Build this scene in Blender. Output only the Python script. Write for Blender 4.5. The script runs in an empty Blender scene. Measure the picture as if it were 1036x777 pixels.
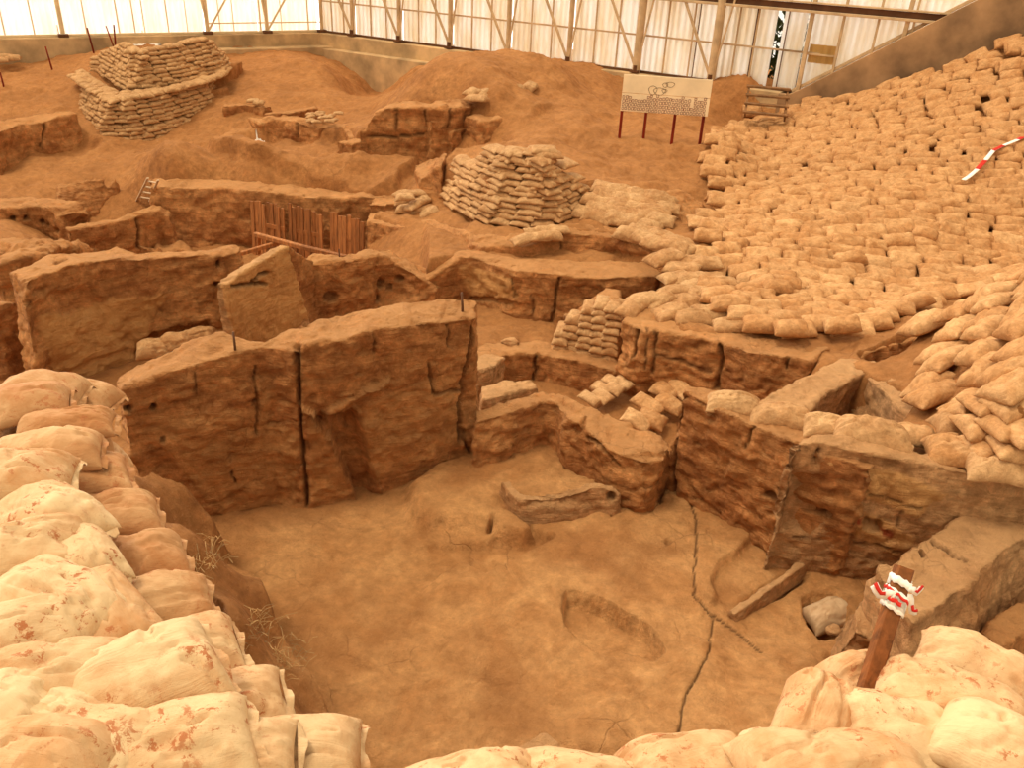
import bpy, math, random
import numpy as np
from mathutils import Vector, Matrix
D = bpy.data; COL = bpy.context.scene.collection
# ---------------------------------------------------------------- camera (metres; room floor z=0, eye 6 m above it)
F_PX=850.; PITCH=math.radians(28.5); ROLL=math.radians(2.82); H=6.0
sp,cp=math.sin(PITCH),math.cos(PITCH); sr,cr=math.sin(ROLL),math.cos(ROLL)
def P(u,v,z):
    """world point at height z seen at (u,v) of the 1036x777 photograph (surveying aid)"""
    dx,dy=u-518,v-388.5
    x=dx*cr+dy*sr; y=-dx*sr+dy*cr
    d=(x, F_PX*cp-y*sp, -F_PX*sp-y*cp); t=(z-H)/d[2]
    return (d[0]*t,d[1]*t,z)
def PW(l): return np.array([P(*q) for q in l])
def proj(V):
    X,Y,Z=V[:,0],V[:,1],V[:,2]-H
    w=Y*cp-Z*sp; w=np.maximum(w,.05); y=-(Y*sp+Z*cp)*F_PX/w; x=X*F_PX/w
    return 518+x*cr-y*sr, 388.5+x*sr+y*cr
cam=D.cameras.new('camera'); cam.sensor_width=36; cam.lens=F_PX*36/1036; cam.clip_start=.05; cam.clip_end=300
co=D.objects.new('camera',cam); COL.objects.link(co)
co.matrix_world=Matrix.Translation((0,0,H))@Matrix.Rotation(math.pi/2-PITCH,4,'X')@Matrix.Rotation(ROLL,4,'Z')
bpy.context.scene.camera=co
# ---------------------------------------------------------------- numpy noise
def _h(ix,iy,iz,s):
    h=(ix.astype(np.uint32)*np.uint32(374761393)+iy.astype(np.uint32)*np.uint32(668265263)+iz.astype(np.uint32)*np.uint32(2147483647)+np.uint32(s*974634777&0xffffffff))
    h=(h^(h>>np.uint32(13)))*np.uint32(1274126177); h=h^(h>>np.uint32(16)); h=h*np.uint32(2246822519); h^=h>>np.uint32(15)
    return h.astype(np.float32)/np.float32(4294967295.)
def vn(p,s=1):
    f=np.floor(p); i=f.astype(np.int64); t=(p-f).astype(np.float32); t=t*t*(3-2*t)
    out=0
    for a in (0,1):
        wa=t[:,0] if a else 1-t[:,0]
        for b in (0,1):
            wb=t[:,1] if b else 1-t[:,1]
            for c in (0,1):
                wc=t[:,2] if c else 1-t[:,2]
                out=out+wa*wb*wc*_h(i[:,0]+a,i[:,1]+b,i[:,2]+c,s)
    return out*2-1
def fbm(p,o=4,s=1,g=.5):
    r=0;a=1.;p=np.asarray(p,float)+1000.5
    for k in range(o):
        r=r+a*vn(p,s+k); a*=g; p=p*2.03+3.7
    return r
def ridged(p,o=3,s=1):
    r=0;a=1.;p=np.asarray(p,float)+500.5
    for k in range(o):
        r=r+a*(1-np.abs(vn(p,s+k))*2); a*=.5; p=p*2.1+1.3
    return r
def sstep(a,b,x):
    t=np.clip((x-a)/(b-a),0,1); return t*t*(3-2*t)
def seg_dist(x,y,pl):
    d=np.full(x.shape,1e9)
    for (ax,ay),(bx,by) in zip(pl[:-1],pl[1:]):
        ux,uy=bx-ax,by-ay; L=ux*ux+uy*uy+1e-12
        t=np.clip(((x-ax)*ux+(y-ay)*uy)/L,0,1)
        d=np.minimum(d,np.hypot(x-ax-t*ux,y-ay-t*uy))
    return d
def inpoly(x,y,pl):
    c=np.zeros(x.shape,bool); n=len(pl)
    for i in range(n):
        ax,ay=pl[i];bx,by=pl[(i+1)%n]
        k=((ay>y)!=(by>y)); xx=(bx-ax)*(y-ay)/((by-ay) if by!=ay else 1e-9)+ax
        c^=k&(x<xx)
    return c
def sdist(x,y,pl):
    pl=list(pl); d=seg_dist(x,y,pl+[pl[0]])
    return np.where(inpoly(x,y,pl),-d,d)
# ---------------------------------------------------------------- tagging
def tag(o,label=None,cat=None,group=None,kind=None):
    if label:o['label']=label
    if cat:o['category']=cat
    if group:o['group']=group
    if kind:o['kind']=kind
    return o
def empty(name,loc,label=None,cat=None,group=None,kind=None,rot=(0,0,0)):
    o=D.objects.new(name,None); o.location=loc; o.rotation_euler=rot; o.empty_display_size=.2; COL.objects.link(o)
    return tag(o,label,cat,group,kind)
def mesh_obj(name,V,Fc,mat,parent=None,smooth=True,origin=None):
    V=np.asarray(V,float); me=D.meshes.new(name)
    if origin is not None: V=V-np.asarray(origin,float)
    me.from_pydata(V.tolist(),[],[tuple(int(i) for i in f) for f in Fc]); me.update()
    if smooth: me.polygons.foreach_set('use_smooth',[True]*len(me.polygons))
    if mat: me.materials.append(mat)
    o=D.objects.new(name,me); COL.objects.link(o)
    if origin is not None: o.location=origin
    if parent: o.parent=parent
    return o
class MB:
    def __init__(s): s.V=[];s.F=[]
    def add(s,V,Fc):
        n=len(s.V); s.V+= [tuple(v) for v in V]; s.F+=[tuple(i+n for i in f) for f in Fc]; return s
    def beam(s,a,b,w,h,up=(0,0,1)):
        a=Vector(a);b=Vector(b);d=(b-a).normalized();up=Vector(up)
        x=d.cross(up)
        if x.length<1e-3: x=d.cross(Vector((1,0,0)))
        x.normalize(); y=x.cross(d).normalized()
        c=min(w,h)*.12; pts=[(-w/2+c,-h/2),(w/2-c,-h/2),(w/2,-h/2+c),(w/2,h/2-c),(w/2-c,h/2),(-w/2+c,h/2),(-w/2,h/2-c),(-w/2,-h/2+c)]
        V=[e+x*p[0]+y*p[1] for e in (a,b) for p in pts]
        Fc=[(i,(i+1)%8,(i+1)%8+8,i+8) for i in range(8)]+[tuple(range(7,-1,-1)),tuple(range(8,16))]
        return s.add(V,Fc)
    def tube(s,pts,r,n=10,rs=None):
        pts=[Vector(p) for p in pts]; V=[];k=len(pts)
        for i,p in enumerate(pts):
            d=(pts[min(i+1,k-1)]-pts[max(i-1,0)]).normalized()
            x=d.cross(Vector((.123,.9,.35))).normalized(); y=d.cross(x)
            rr=rs[i] if rs else r
            V+=[p+(x*math.cos(2*math.pi*j/n)+y*math.sin(2*math.pi*j/n))*rr for j in range(n)]
        Fc=[(i*n+j,i*n+(j+1)%n,(i+1)*n+(j+1)%n,(i+1)*n+j) for i in range(k-1) for j in range(n)]
        Fc+=[tuple(range(n-1,-1,-1)),tuple(range((k-1)*n,k*n))]
        return s.add(V,Fc)
    def build(s,name,mat,parent=None,smooth=False,origin=None):
        return mesh_obj(name,s.V,s.F,mat,parent,smooth,origin)
# ---------------------------------------------------------------- materials
def srgb(r,g,b):
    f=lambda c:(c/255/12.92 if c/255<=.04045 else ((c/255+.055)/1.055)**2.4)
    return (f(r),f(g),f(b),1)
class NT:
    def __init__(s,name):
        s.m=D.materials.new(name); s.m.use_nodes=True; s.t=s.m.node_tree; s.t.nodes.clear()
        s.out=s.n('ShaderNodeOutputMaterial'); s.b=s.n('ShaderNodeBsdfPrincipled'); s.l(s.b.outputs[0],s.out.inputs[0])
        s.b.inputs['Roughness'].default_value=.9; s.b.inputs['Specular IOR Level'].default_value=.15
    def n(s,k,**kw):
        o=s.t.nodes.new(k)
        for a,b in kw.items(): setattr(o,a,b)
        return o
    def l(s,a,b): s.t.links.new(a,b)
    def pos(s,scale=(1,1,1),obj=False):
        g=s.n('ShaderNodeTexCoord').outputs['Object'] if obj else s.n('ShaderNodeNewGeometry').outputs['Position']
        if scale==(1,1,1): return g
        m=s.n('ShaderNodeMapping'); m.inputs['Scale'].default_value=scale; s.l(g,m.inputs[0]); return m.outputs[0]
    def noise(s,co,scale,detail=4,rough=.55,dist=0):
        o=s.n('ShaderNodeTexNoise'); o.inputs['Scale'].default_value=scale; o.inputs['Detail'].default_value=detail
        o.inputs['Roughness'].default_value=rough; o.inputs['Distortion'].default_value=dist; s.l(co,o.inputs[0]); return o.outputs[0]
    def ramp(s,f,stops):
        o=s.n('ShaderNodeValToRGB'); e=o.color_ramp.elements
        e[0].position,e[0].color=stops[0]; e[1].position,e[1].color=stops[1]
        for p,c in stops[2:]:
            q=e.new(p); q.color=c
        s.l(f,o.inputs[0]); return o.outputs[0]
    def mix(s,f,a,b,mode='MIX'):
        o=s.n('ShaderNodeMix',data_type='RGBA',blend_type=mode)
        for i,x in ((0,f),(6,a),(7,b)):
            if hasattr(x,'links'): s.l(x,o.inputs[i])
            else: o.inputs[i].default_value=x
        return o.outputs[2]
    def math(s,op,a,b=0,clamp=False):
        o=s.n('ShaderNodeMath',operation=op,use_clamp=clamp)
        for i,x in ((0,a),(1,b)):
            if hasattr(x,'links'): s.l(x,o.inputs[i])
            else: o.inputs[i].default_value=x
        return o.outputs[0]
    def attr(s,n):
        o=s.n('ShaderNodeAttribute'); o.attribute_name=n; return o.outputs['Fac']
    def bump(s,h,strength,dist,normal=None):
        o=s.n('ShaderNodeBump'); o.inputs['Strength'].default_value=strength; o.inputs['Distance'].default_value=dist
        s.l(h,o.inputs['Height'])
        if normal is not None: s.l(normal,o.inputs['Normal'])
        return o.outputs[0]
    def done(s,col,nrm=None,rough=None):
        if hasattr(col,'links'): s.l(col,s.b.inputs['Base Color'])
        else: s.b.inputs['Base Color'].default_value=col
        if nrm is not None: s.l(nrm,s.b.inputs['Normal'])
        if rough is not None: s.b.inputs['Roughness'].default_value=rough
        return s.m
W1=(1,1,1,1);K1=(0,0,0,1)
def soil_mat(name,dark,mid,lite,top_lit,layered,plaster=(236,174,106)):
    t=NT(name); p=t.pos()
    c=t.ramp(t.noise(p,1.1,6,.6,.4),[(.3,srgb(*dark)),(.72,srgb(*lite)),(.5,srgb(*mid))])
    pc=t.mix(t.ramp(t.noise(p,1.9,7,.7,.8),[(.42,K1),(.62,W1)]),srgb(*plaster),srgb(*[int(x*k) for x,k in zip(plaster,(.86,.80,.74))]))
    if not layered: c=t.mix(t.attr('plaster'),c,pc)
    c2=t.ramp(t.noise(p,7,8,.72),[(.32,(.66,.63,.60,1)),(.66,(1.34,1.36,1.40,1))])
    c=t.mix(.85,c,c2,'MULTIPLY')
    st=t.ramp(t.noise(t.pos((1,1.6,1)),2.4,6,.7,1.5),[(.52,K1),(.68,W1)]); c=t.mix(t.math('MULTIPLY',st,.3),c,srgb(*[int(q*.86) for q in dark]))
    # pale specks and crumbs
    sp_=t.ramp(t.noise(p,55,2,.5),[(.66,K1),(.74,W1)]); c=t.mix(t.math('MULTIPLY',sp_,.35),c,srgb(222,180,128))
    if layered:
        lay=t.noise(t.pos((.55,.55,9)),1.3,5,.6,.3)
        c=t.mix(.5,c,t.ramp(lay,[(.36,(.66,.62,.58,1)),(.6,(1.1,1.1,1.1,1))]),'MULTIPLY')
        c=t.mix(.7,c,t.ramp(t.noise(p,2.3,6,.7,1.2),[(.38,(.7,.66,.62,1)),(.62,(1.18,1.18,1.18,1))]),'MULTIPLY')
    if layered: c=t.mix(t.attr('plaster'),c,pc)
    # paler tint on level surfaces: light from above painted into the colour
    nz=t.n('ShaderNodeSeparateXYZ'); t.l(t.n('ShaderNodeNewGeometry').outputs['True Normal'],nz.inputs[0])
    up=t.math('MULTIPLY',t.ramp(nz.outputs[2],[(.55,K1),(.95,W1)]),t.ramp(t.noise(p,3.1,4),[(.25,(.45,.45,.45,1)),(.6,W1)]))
    c=t.mix(t.math('MULTIPLY',up,top_lit[3]),c,srgb(*top_lit[:3]))
    c=t.mix(t.math('MULTIPLY',t.attr('redpaint'),.8),c,srgb(176,62,34))
    cr_=t.attr('crack'); c=t.mix(t.math('MULTIPLY',cr_,.75),c,srgb(70,38,18))
    h=t.math('ADD',t.noise(p,11,10,.74),t.math('MULTIPLY',t.noise(p,70,4,.7),.4))
    if layered: h=t.math('ADD',h,t.math('MULTIPLY',t.noise(t.pos((1.2,1.2,9)),2.2,6,.7,.6),.9))
    v=t.n('ShaderNodeTexVoronoi',feature='DISTANCE_TO_EDGE'); v.inputs['Scale'].default_value=1.7 if not layered else 2.6
    wv=t.n('ShaderNodeVectorMath',operation='ADD'); 
    nn=t.n('ShaderNodeTexNoise'); nn.inputs['Scale'].default_value=2.5; nn.inputs['Detail'].default_value=4; t.l(p,nn.inputs[0])
    sc=t.n('ShaderNodeVectorMath',operation='SCALE'); sc.inputs[3].default_value=.35; t.l(nn.outputs['Color'],sc.inputs[0])
    t.l(p,wv.inputs[0]); t.l(sc.outputs[0],wv.inputs[1]); t.l(wv.outputs[0],v.inputs['Vector'])
    ck=t.ramp(v.outputs['Distance'],[(0.0,K1),(.02,W1)])
    ck=t.math('MAXIMUM',ck,t.ramp(t.noise(p,.8,2),[(.36,K1),(.46,W1)]))
    h=t.math('ADD',h,t.math('MULTIPLY',ck,.22))
    c=t.mix(t.math('MULTIPLY',t.math('SUBTRACT',1,ck),.22),c,srgb(95,52,25))
    return t.done(c,t.bump(h,1.0,.085 if layered else .07))
# ---------------------------------------------------------------- ground surface
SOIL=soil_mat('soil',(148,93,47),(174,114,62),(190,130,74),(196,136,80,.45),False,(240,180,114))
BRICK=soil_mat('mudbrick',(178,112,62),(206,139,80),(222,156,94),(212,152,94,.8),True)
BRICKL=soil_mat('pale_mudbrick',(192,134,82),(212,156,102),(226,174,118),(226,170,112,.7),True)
CT=[ # pixel, pixel, height: surveyed spots on the open ground
 (225,540,0),(300,560,0),(400,520,0),(450,600,0),(330,700,0),(400,760,0),(600,520,.06),(700,560,.05),(600,700,.02),(750,690,.02),(820,560,-.02),(870,600,0),(800,650,0),(900,680,0),
 (440,470,.12),(480,460,.25),(560,440,.3),(600,465,.28),(640,480,.25),(430,520,.05),
 (500,345,-.15),(560,345,-.15),(610,360,-.15),(560,395,-.6),(600,402,-.6),(520,385,-.5),(660,440,-.5),(700,380,-.2),(660,385,0),(740,395,-.1),
 (430,300,-.2),(60,385,-.2),(20,370,-.3),(240,335,-.2),(350,310,-.2),(120,360,-.2),
 (300,262,-.8),(240,248,-.9),(175,245,-.9),(100,242,-.8),(340,262,-.8),(80,228,-.6),(0,240,.3),(40,250,.2),
 (0,205,.2),(10,185,.1),(60,195,.0),(100,172,.25),(50,165,.3),(0,160,.3),(130,160,.4),(130,185,.15),
 (170,180,.5),(250,182,.5),(320,186,.5),(390,190,.55),(180,155,.45),(210,150,.5),(230,140,.6),
 (250,155,.85),(300,162,.85),(350,168,.85),(420,178,.85),(400,160,.95),(435,152,1.0),(340,150,.95),(290,145,.95),(250,140,.9),
 (390,212,.45),(450,225,.65),(500,215,.8),(520,240,.8),(600,215,1.0),(640,240,1.0),(600,200,1.05),
 (470,255,.6),(560,262,.6),(640,270,.6),(520,275,.6),
 (0,52,1.6),(60,54,1.6),(120,56,1.9),(190,62,1.7),(250,60,1.6),(325,52,1.6),(280,52,1.7),(250,80,1.4),(300,75,1.6),(330,66,1.75),(345,85,1.3),(385,85,.9),(370,97,.9),(395,76,1.3),(310,95,1.35),
 (270,105,1.2),(240,112,1.1),(220,90,1.2),(330,105,1.2),(370,120,1.2),
 (420,76,2.3),(410,95,2.1),(430,66,2.7),(460,56,3.0),(500,56,3.0),(540,58,2.95),(570,68,2.7),(450,90,2.35),(500,85,2.6),(540,88,2.4),(590,85,2.2),(600,78,2.2),
 (550,105,2.2),(570,120,2.0),(620,100,1.9),(640,95,1.75),(700,115,1.65),(760,102,1.9),(590,140,1.9),(540,140,1.9),(500,138,1.6),(650,150,1.75),(620,175,1.6),(690,175,1.45),(560,158,1.8),
 (640,190,1.42),(670,205,1.25),(700,205,1.1),(710,180,1.35),(720,235,.95),(700,260,.95),
 (735,150,1.72),(722,140,1.7),
 (760,300,.95),(720,320,.9),(820,325,.95),(870,335,1.0),(790,345,.9),(690,320,.85),
 (1036,300,2.35),(1000,318,2.05),(960,335,1.65),(1000,375,2.0),(950,365,1.5),(1036,420,2.1),(980,440,1.65),(940,430,1.35),(905,345,1.25),(990,470,1.6),(920,440,1.3),
 (1150,300,2.9),(1150,420,2.7),(1000,620,.15),(1036,640,.15),(1036,570,.3),(960,640,.1)]
ZS=2.2
CR=np.array(P(325,32,ZS)); CE=np.array(P(800,93,ZS)); CL=np.array(P(0,38,ZS))
def onplane(u,v,p0,p1,off=0.):
    n=np.array([p1[1]-p0[1],-(p1[0]-p0[0])]); n/=np.linalg.norm(n)
    if n@p0[:2]>0: n=-n                       # towards the camera
    b=np.array([0,0,H]); d=np.array(P(u,v,-50.))-b; q=p0[:2]+n*off; t=(n@(q-b[:2]))/(n@d[:2])
    return b+d*t
SLOPE=[]
for u,vt,vb,zb in [(1110,14,250,1.0),(1036,40,262,.95),(1000,55,268,.88),(950,75,285,.82),(900,92,300,.8),(850,105,310,.85),(800,112,300,.9),(760,113,250,.97)]:
    T_=onplane(u,vt,CR,CE,.7); B_=np.array(P(u,vb,zb)); SLOPE.append((T_,B_))
SL=[]
for T_,B_ in SLOPE:
    for t in (0,.2,.4,.6,.8,1):
        q=T_*(1-t)+B_*t; q=q.copy(); q[2]-=.22*4*t*(1-t)*(T_[2]-B_[2])/3; SL.append(q)
CTW=np.vstack([PW(CT),np.array(SL)])
far=np.array([(-30,45,2),(0,45,2),(25,40,2.5),(-30,20,.5),(-20,8,.5),(-12,3,1.5),(26,28,5.5),(26,14,3.0),(14,6,2.5),(10,3,.6),(4.5,2.5,.2),(6,4,.2),(4,.8,.2),(8,5,.4),(-9,8,0),(-6,1.5,.5),(8,1,.5),(0,1,.3)],float)
CTW=np.vstack([CTW,far])
def wc(X,Y): return np.stack([X/(Y+4)*1.3, np.log(Y+4)],-1)
_c=wc(CTW[:,0],CTW[:,1]); EPS=.03
_K=np.sqrt(((_c[:,None]-_c[None])**2).sum(-1)+EPS**2)
_A=np.block([[_K+1e-6*np.eye(len(_c)),np.ones((len(_c),1))],[np.ones((1,len(_c))),np.zeros((1,1))]])
_w=np.linalg.solve(_A,np.append(CTW[:,2],0))
def base_h(X,Y):
    X=np.asarray(X,float);Y=np.asarray(Y,float);sh=X.shape;X=X.ravel();Y=Y.ravel();out=np.empty(X.size)
    for i in range(0,X.size,20000):
        q=wc(X[i:i+20000],Y[i:i+20000]); d=((q[:,None]-_c[None])**2).sum(-1); out[i:i+20000]=np.sqrt(d+EPS**2)@_w[:-1]+_w[-1]
    return out.reshape(sh)
# world-space edits: (outline, height function or offset, soft edge, mode)
OPS=[]
def op(pts,mode,val,soft,wob=0.,world=False):
    W=np.array(pts,float) if world else PW(pts)
    OPS.append((W,mode,val,soft,wob))
# upper terrace step left of the bag wall
op([(212,155,.85),(245,163,.85),(281,166,.85),(305,169,.85),(350,178,.85),(378,182,.85),(403,182,.85),(425,169,.85),(447,157,.85),(437,150,.95),(360,145,.9),(260,138,.9),(215,146,.85)],'add',.33,.07,.12)
op([(155,186,.5),(227,190,.5),(324,196,.5),(405,200,.5),(405,215,.5),(380,275,-.8),(150,275,-.8),(125,245,-.8),(140,205,.2)],'set',-.85,.25,.1)
op([(190,165,.5),(330,184,.5),(300,188,.5),(200,178,.5)],'add',.04,.3,.1)
# hollow in front of the mound and its rim
op([(345,96,.9),(355,84,.9),(385,73,1.0),(408,74,1.0),(412,88,1.0),(400,100,.9),(365,104,.9)],'add',-.35,.5,.15)
# room: raised plastered platform with a straight corner
op([(435,575,.1),(480,560,.1),(600,480,.1),(680,466,.12),(700,500,.12),(768,530,.1),(760,545,.1),(726,575,.1),(722,598,.1),(745,622,.1),(720,640,.1),(745,680,.1),(640,760,.1),(560,745,.1),(520,690,.1),(480,640,.1),(460,600,.1)],'set',.1,.35,.03)
op([(726,575,.1),(760,545,.1),(768,530,.1),(700,500,.12),(680,466,.12),(655,480,.1),(600,515,.1),(600,570,.1),(660,620,.1),(710,620,.1),(724,605,.1)],'set',.11,.035,.02)
op([(556,543,.1),(556,547,.1),(492,576,.1),(468,566,.1),(458,568,.1),(462,590,.1),(500,605,.1),(560,600,.1),(640,560,.1),(600,520,.1)],'set',.1,.05,.03)
op([(520,518,.1),(556,545,.1),(492,577,.1),(468,567,.1),(452,572,.1),(425,590,.1),(400,560,.1),(440,545,.1),(495,548,.1),(510,535,.1)],'set',-.02,.03,.02)
op([(515,660,.0),(560,690,.02),(600,715,0),(580,745,0),(520,740,0)],'add',-.05,.3,.1)
op([(340,640,0),(420,700,0),(430,765,0),(380,765,0),(330,700,0)],'add',-.05,.25,.1)
# rear bench surface
op([(440,462,.28),(500,448,.28),(560,428,.28),(590,445,.28),(640,486,.28),(620,492,.28),(560,506,.28),(526,505,.28),(508,488,.28),(500,512,.28),(470,530,.2),(440,528,.18),(420,512,.15),(418,490,.15)],'set',.26,.12,.06)
op([(578,466,.25),(600,456,.25),(628,462,.25),(640,480,.2),(610,486,.2),(585,482,.2)],'add',-.13,.1,.05)
op([(572,472,.25),(582,462,.25),(600,462,.25),(600,474,.25),(590,474,.25)],'add',-.1,.05,.03)
# lump at the end of the bench with a slit
op([(490,520,.2),(500,508,.25),(520,512,.25),(540,538,.15),(528,546,.1),(505,540,.1)],'set',.22,.05,.04)
op([(493,530,.2),(497,520,.2),(500,520,.2),(497,531,.2)],'add',-.25,.015,0)
# oval pit, recess at the right, small post holes, pot hole
op([(571,604,.1),(575,598,.1),(590,600,.1),(612,607,.1),(640,624,.1),(656,633,.1),(668,648,.1),(675,657,.1),(665,667,.1),(645,669,.1),(612,660,.1),(588,646,.1),(573,630,.1),(570,615,.1)],'add',-.2,.02,.02)
op([(722,583,.1),(728,570,.1),(745,560,.1),(768,533,.1),(820,545,.1),(846,548,.1),(800,575,.1),(748,600,.1),(735,597,.1),(724,593,.1)],'set',.0,.04,.03)
for (u,v,r) in [(619,517,6),(557,541,4),(676,547,3),(612,502,5)]:
    op([(u-r,v,.1),(u,v-r*.7,.1),(u+r,v,.1),(u,v+r*.7,.1)],'add',-.12,.02,0)
op([(750,622,.0),(812,584,0),(850,548,0),(905,575,0),(890,610,0),(870,650,0),(800,672,0),(770,660,0)],'set',-.02,.05,.03)
op([(812,604,-.02),(822,600,-.02),(850,600,-.02),(862,606,-.02),(856,640,-.02),(830,646,-.02),(814,622,-.02)],'add',-.28,.03,.01)
# left ledge and earth slope under the sand bags
LED=[tuple(P(*q)) for q in [(150,470,1.35),(170,487,1.1),(222,523,.5),(224,566,.42),(257,573,.4),(300,660,.33),(343,725,.3),(372,775,.3)]]
OPS.append((np.array(LED+[(-.5,3.2,.75),(-1.0,3.3,.9),(-1.75,4.2,1.0),(-2.3,5.0,1.15),(-2.9,5.6,1.4),(-3.5,6.2,1.5)]),'idw',None,.05,.05))
# low parting across the front of the floor
op([(560,745,.1),(576,728,.1),(640,690,.1),(720,640,.1),(850,700,.0),(760,740,0),(620,770,0)],'add',.03,.04,.03)
# terraces: every level is cut to the line of the face in front of it
T3A=PW([(369,223,.42),(392,227,.42),(430,232,.5),(450,236,.6),(484,250,.75),(536,248,.85),(568,236,1.0),(623,240,1.0),(668,258,1.0),(688,276,.95)])
T4A=PW([(428,284,.44),(445,272,.56),(463,261,.68),(478,260,.7),(519,274,.7),(564,278,.7),(612,281,.7),(664,280,.7)])
BWB=PW([(447,204,.72),(463,214,.76),(492,226,.84),(536,230,.92),(565,226,1.0),(597,208,1.1)])
def zz(L,z): return [(a[0],a[1],z) for a in L]
def sh(L,dy): return [(a[0],a[1]+dy,a[2]) for a in L]
OPS.append((np.array(zz(sh(T4A,.12),-.15)+[P(662,292,.6),P(640,318,.9),P(632,379,-.1),P(590,367,-.1),P(543,358,-.1),P(508,359,-.1),P(484,374,-.1),P(440,345,-.2),P(400,325,-.2),P(425,296,.2)]),'set',-.17,.1,.03))
OPS.append((np.array(sh(T4A,.15)+zz(sh(T3A[2:],.12),.7)[::-1]),'set',.66,.1,.02))
OPS.append((np.array(sh(T3A,.15)+[P(700,262,1.0),P(714,240,.97),P(700,250,1.0),P(664,238,1.0)]+[tuple(q) for q in BWB[::-1]]+[P(430,208,.6),P(408,212,.5),P(385,214,.48)]),'idw',None,.1,.02))
OPS.append((np.array([(q[0],q[1]+.3,zq) for q,zq in zip(BWB,(1.45,1.55,1.7,1.85,1.75,1.5))]+[P(600,184,1.52),P(640,186,1.48),P(660,184,1.45),P(695,190,1.3),P(714,200,1.15),P(720,175,1.4),P(722,140,1.75),P(640,120,1.85),P(560,110,2.05),P(545,118,1.95),P(500,140,1.8),P(460,148,1.65),P(445,158,1.55)]),'idw',None,.12,.03))
OPS.append((np.array([P(585,222,1.02),P(640,233,1.02),P(668,240,1.0),P(692,208,1.2),P(680,195,1.35),P(640,190,1.42),P(600,186,1.48),P(592,203,1.1),P(580,226,1.0)]),'idw',None,.12,.02))
OPS.append((np.array([P(634,318,.9),P(645,329,.9),P(662,332,.9),P(686,336,.9),P(731,346,.9),P(765,358,.92),P(820,364,1.0),P(862,362,1.05),P(870,340,1.0),P(840,312,.88),P(800,300,.9),P(740,296,.92),P(712,280,.95),P(688,282,.93),P(668,290,.9),P(652,300,.9)]),'idw',None,.06,.0))
JA=PW([(812,446,1.6),(840,450,1.6),(900,463,1.55),(976,478,1.5),(1045,492,1.45),(1190,522,1.4)])
OPS.append((np.array([(q[0]+.06,q[1]+.16,.1) for q in JA]+[(9,5.2,.1),(7,2,.1),(3.2,2.2,.1),P(900,700,.0),P(846,600,.0)]),'set',.02,.03,.0))
OPS.append((np.array([P(258,128,1.3),P(285,124,1.3),P(320,130,1.3),P(350,134,1.3),P(358,146,1.2),P(395,141,1.2),P(438,138,1.2),P(440,150,1.0),P(425,165,.9),P(350,166,.88),P(260,158,.88),P(240,145,.9)]),'set',.9,.15,.08))
OPS.append((np.array([P(-20,136,1.05),P(10,132,1.05),P(50,122,1.1),P(80,117,1.1),P(104,150,.35),P(60,168,.2),P(-20,175,.1)]),'set',.25,.2,.1))
OPS.append((np.array([(-60,60,0),(-40,13.5,0),(-16.9,28.9,0),(-7.9,34.9,0),(7.6,26.0,0),(30,13,0),(60,60,0)],float),'set',.6,.2,0))
# trenches
op([(500,357,-.15),(543,356,-.15),(590,365,-.15),(640,378,-.15),(665,395,-.3),(690,440,-.5),(600,425,-.5),(560,408,-.6),(490,400,-.5)],'set',-.62,.12,.04)
op([(880,378,.95),(868,364,1.0),(900,352,1.05),(930,342,1.1),(936,346,1.1),(905,372,1.0)],'set',.55,.06,.04)
op([(628,322,.9),(645,331,.9),(686,336,.9),(729,347,.9),(775,360,.9),(820,363,1.0),(762,404,1.1),(720,398,1.3),(690,392,1.3),(690,450,-.3),(640,430,-.5),(600,400,-.2),(620,370,-.2)],'set',-.3,.15,.04)
op([(812,412,1.1),(866,374,1.1),(925,412,1.1),(900,435,1.1),(830,430,1.1)],'set',.25,.08,.03)
# under the right-hand bank
op([(925,412,1.2),(1036,470,1.5),(1100,470,1.6),(1100,380,2.2),(960,380,1.6)],'add',0.0,.2,0)
FG=[(-3.9,5.1),(-3.1,5.05),(-2.78,4.72),(-2.1,3.95),(-1.45,2.95),(-1.0,2.42),(-.5,2.02),(.4,2.0),(.95,2.25),(1.3,2.5),(2.1,2.6),(2.75,2.1),(3.0,.0),(-6,.0),(-6,5)]
op([(x,y,0) for x,y in FG],'set',2.95,.32,.05,world=True)
def ground_h(X,Y,detail=True):
    X=np.asarray(X,float);Y=np.asarray(Y,float);sh=X.shape;X=X.ravel();Y=Y.ravel()
    Z=base_h(X,Y)
    Pn=np.stack([X,Y,np.zeros_like(X)],1)
    wx=fbm(Pn*2.2,3,31) if detail else 0*X; 
    for W,mode,val,soft,wob in OPS:
        x0,x1=W[:,0].min()-1.2,W[:,0].max()+1.2;y0,y1=W[:,1].min()-1.2,W[:,1].max()+1.2
        k=np.where((X>x0)&(X<x1)&(Y>y0)&(Y<y1))[0]
        if not len(k): continue
        d=sdist(X[k],Y[k],W[:,:2])+wx[k]*wob
        m=1-sstep(-soft,soft,d)
        if mode=='add': Z[k]+=val*m
        elif mode=='set': Z[k]=Z[k]*(1-m)+val*m
        elif mode=='idw':
            dd=((X[k][:,None]-W[:,0])**2+(Y[k][:,None]-W[:,1])**2)+.02; wt=1/dd**1.6
            Z[k]=Z[k]*(1-m)+(wt@W[:,2])/wt.sum(1)*m
    if detail:
        room=sstep(2.5,6,np.hypot(X-.5,(Y-7)))        # trampled floor is smoother than the open ground
        Z+=fbm(Pn*1.1,4,5)*(.015+.055*room)*np.clip(Y/12,.6,1.6)+fbm(Pn*6,5,9)*(.014+.016*room)+fbm(Pn*17,2,19)*.004
        Z+=-.012*sstep(.75,1.15,ridged(Pn*1.3,3,77))
    return Z.reshape(sh)
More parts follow.
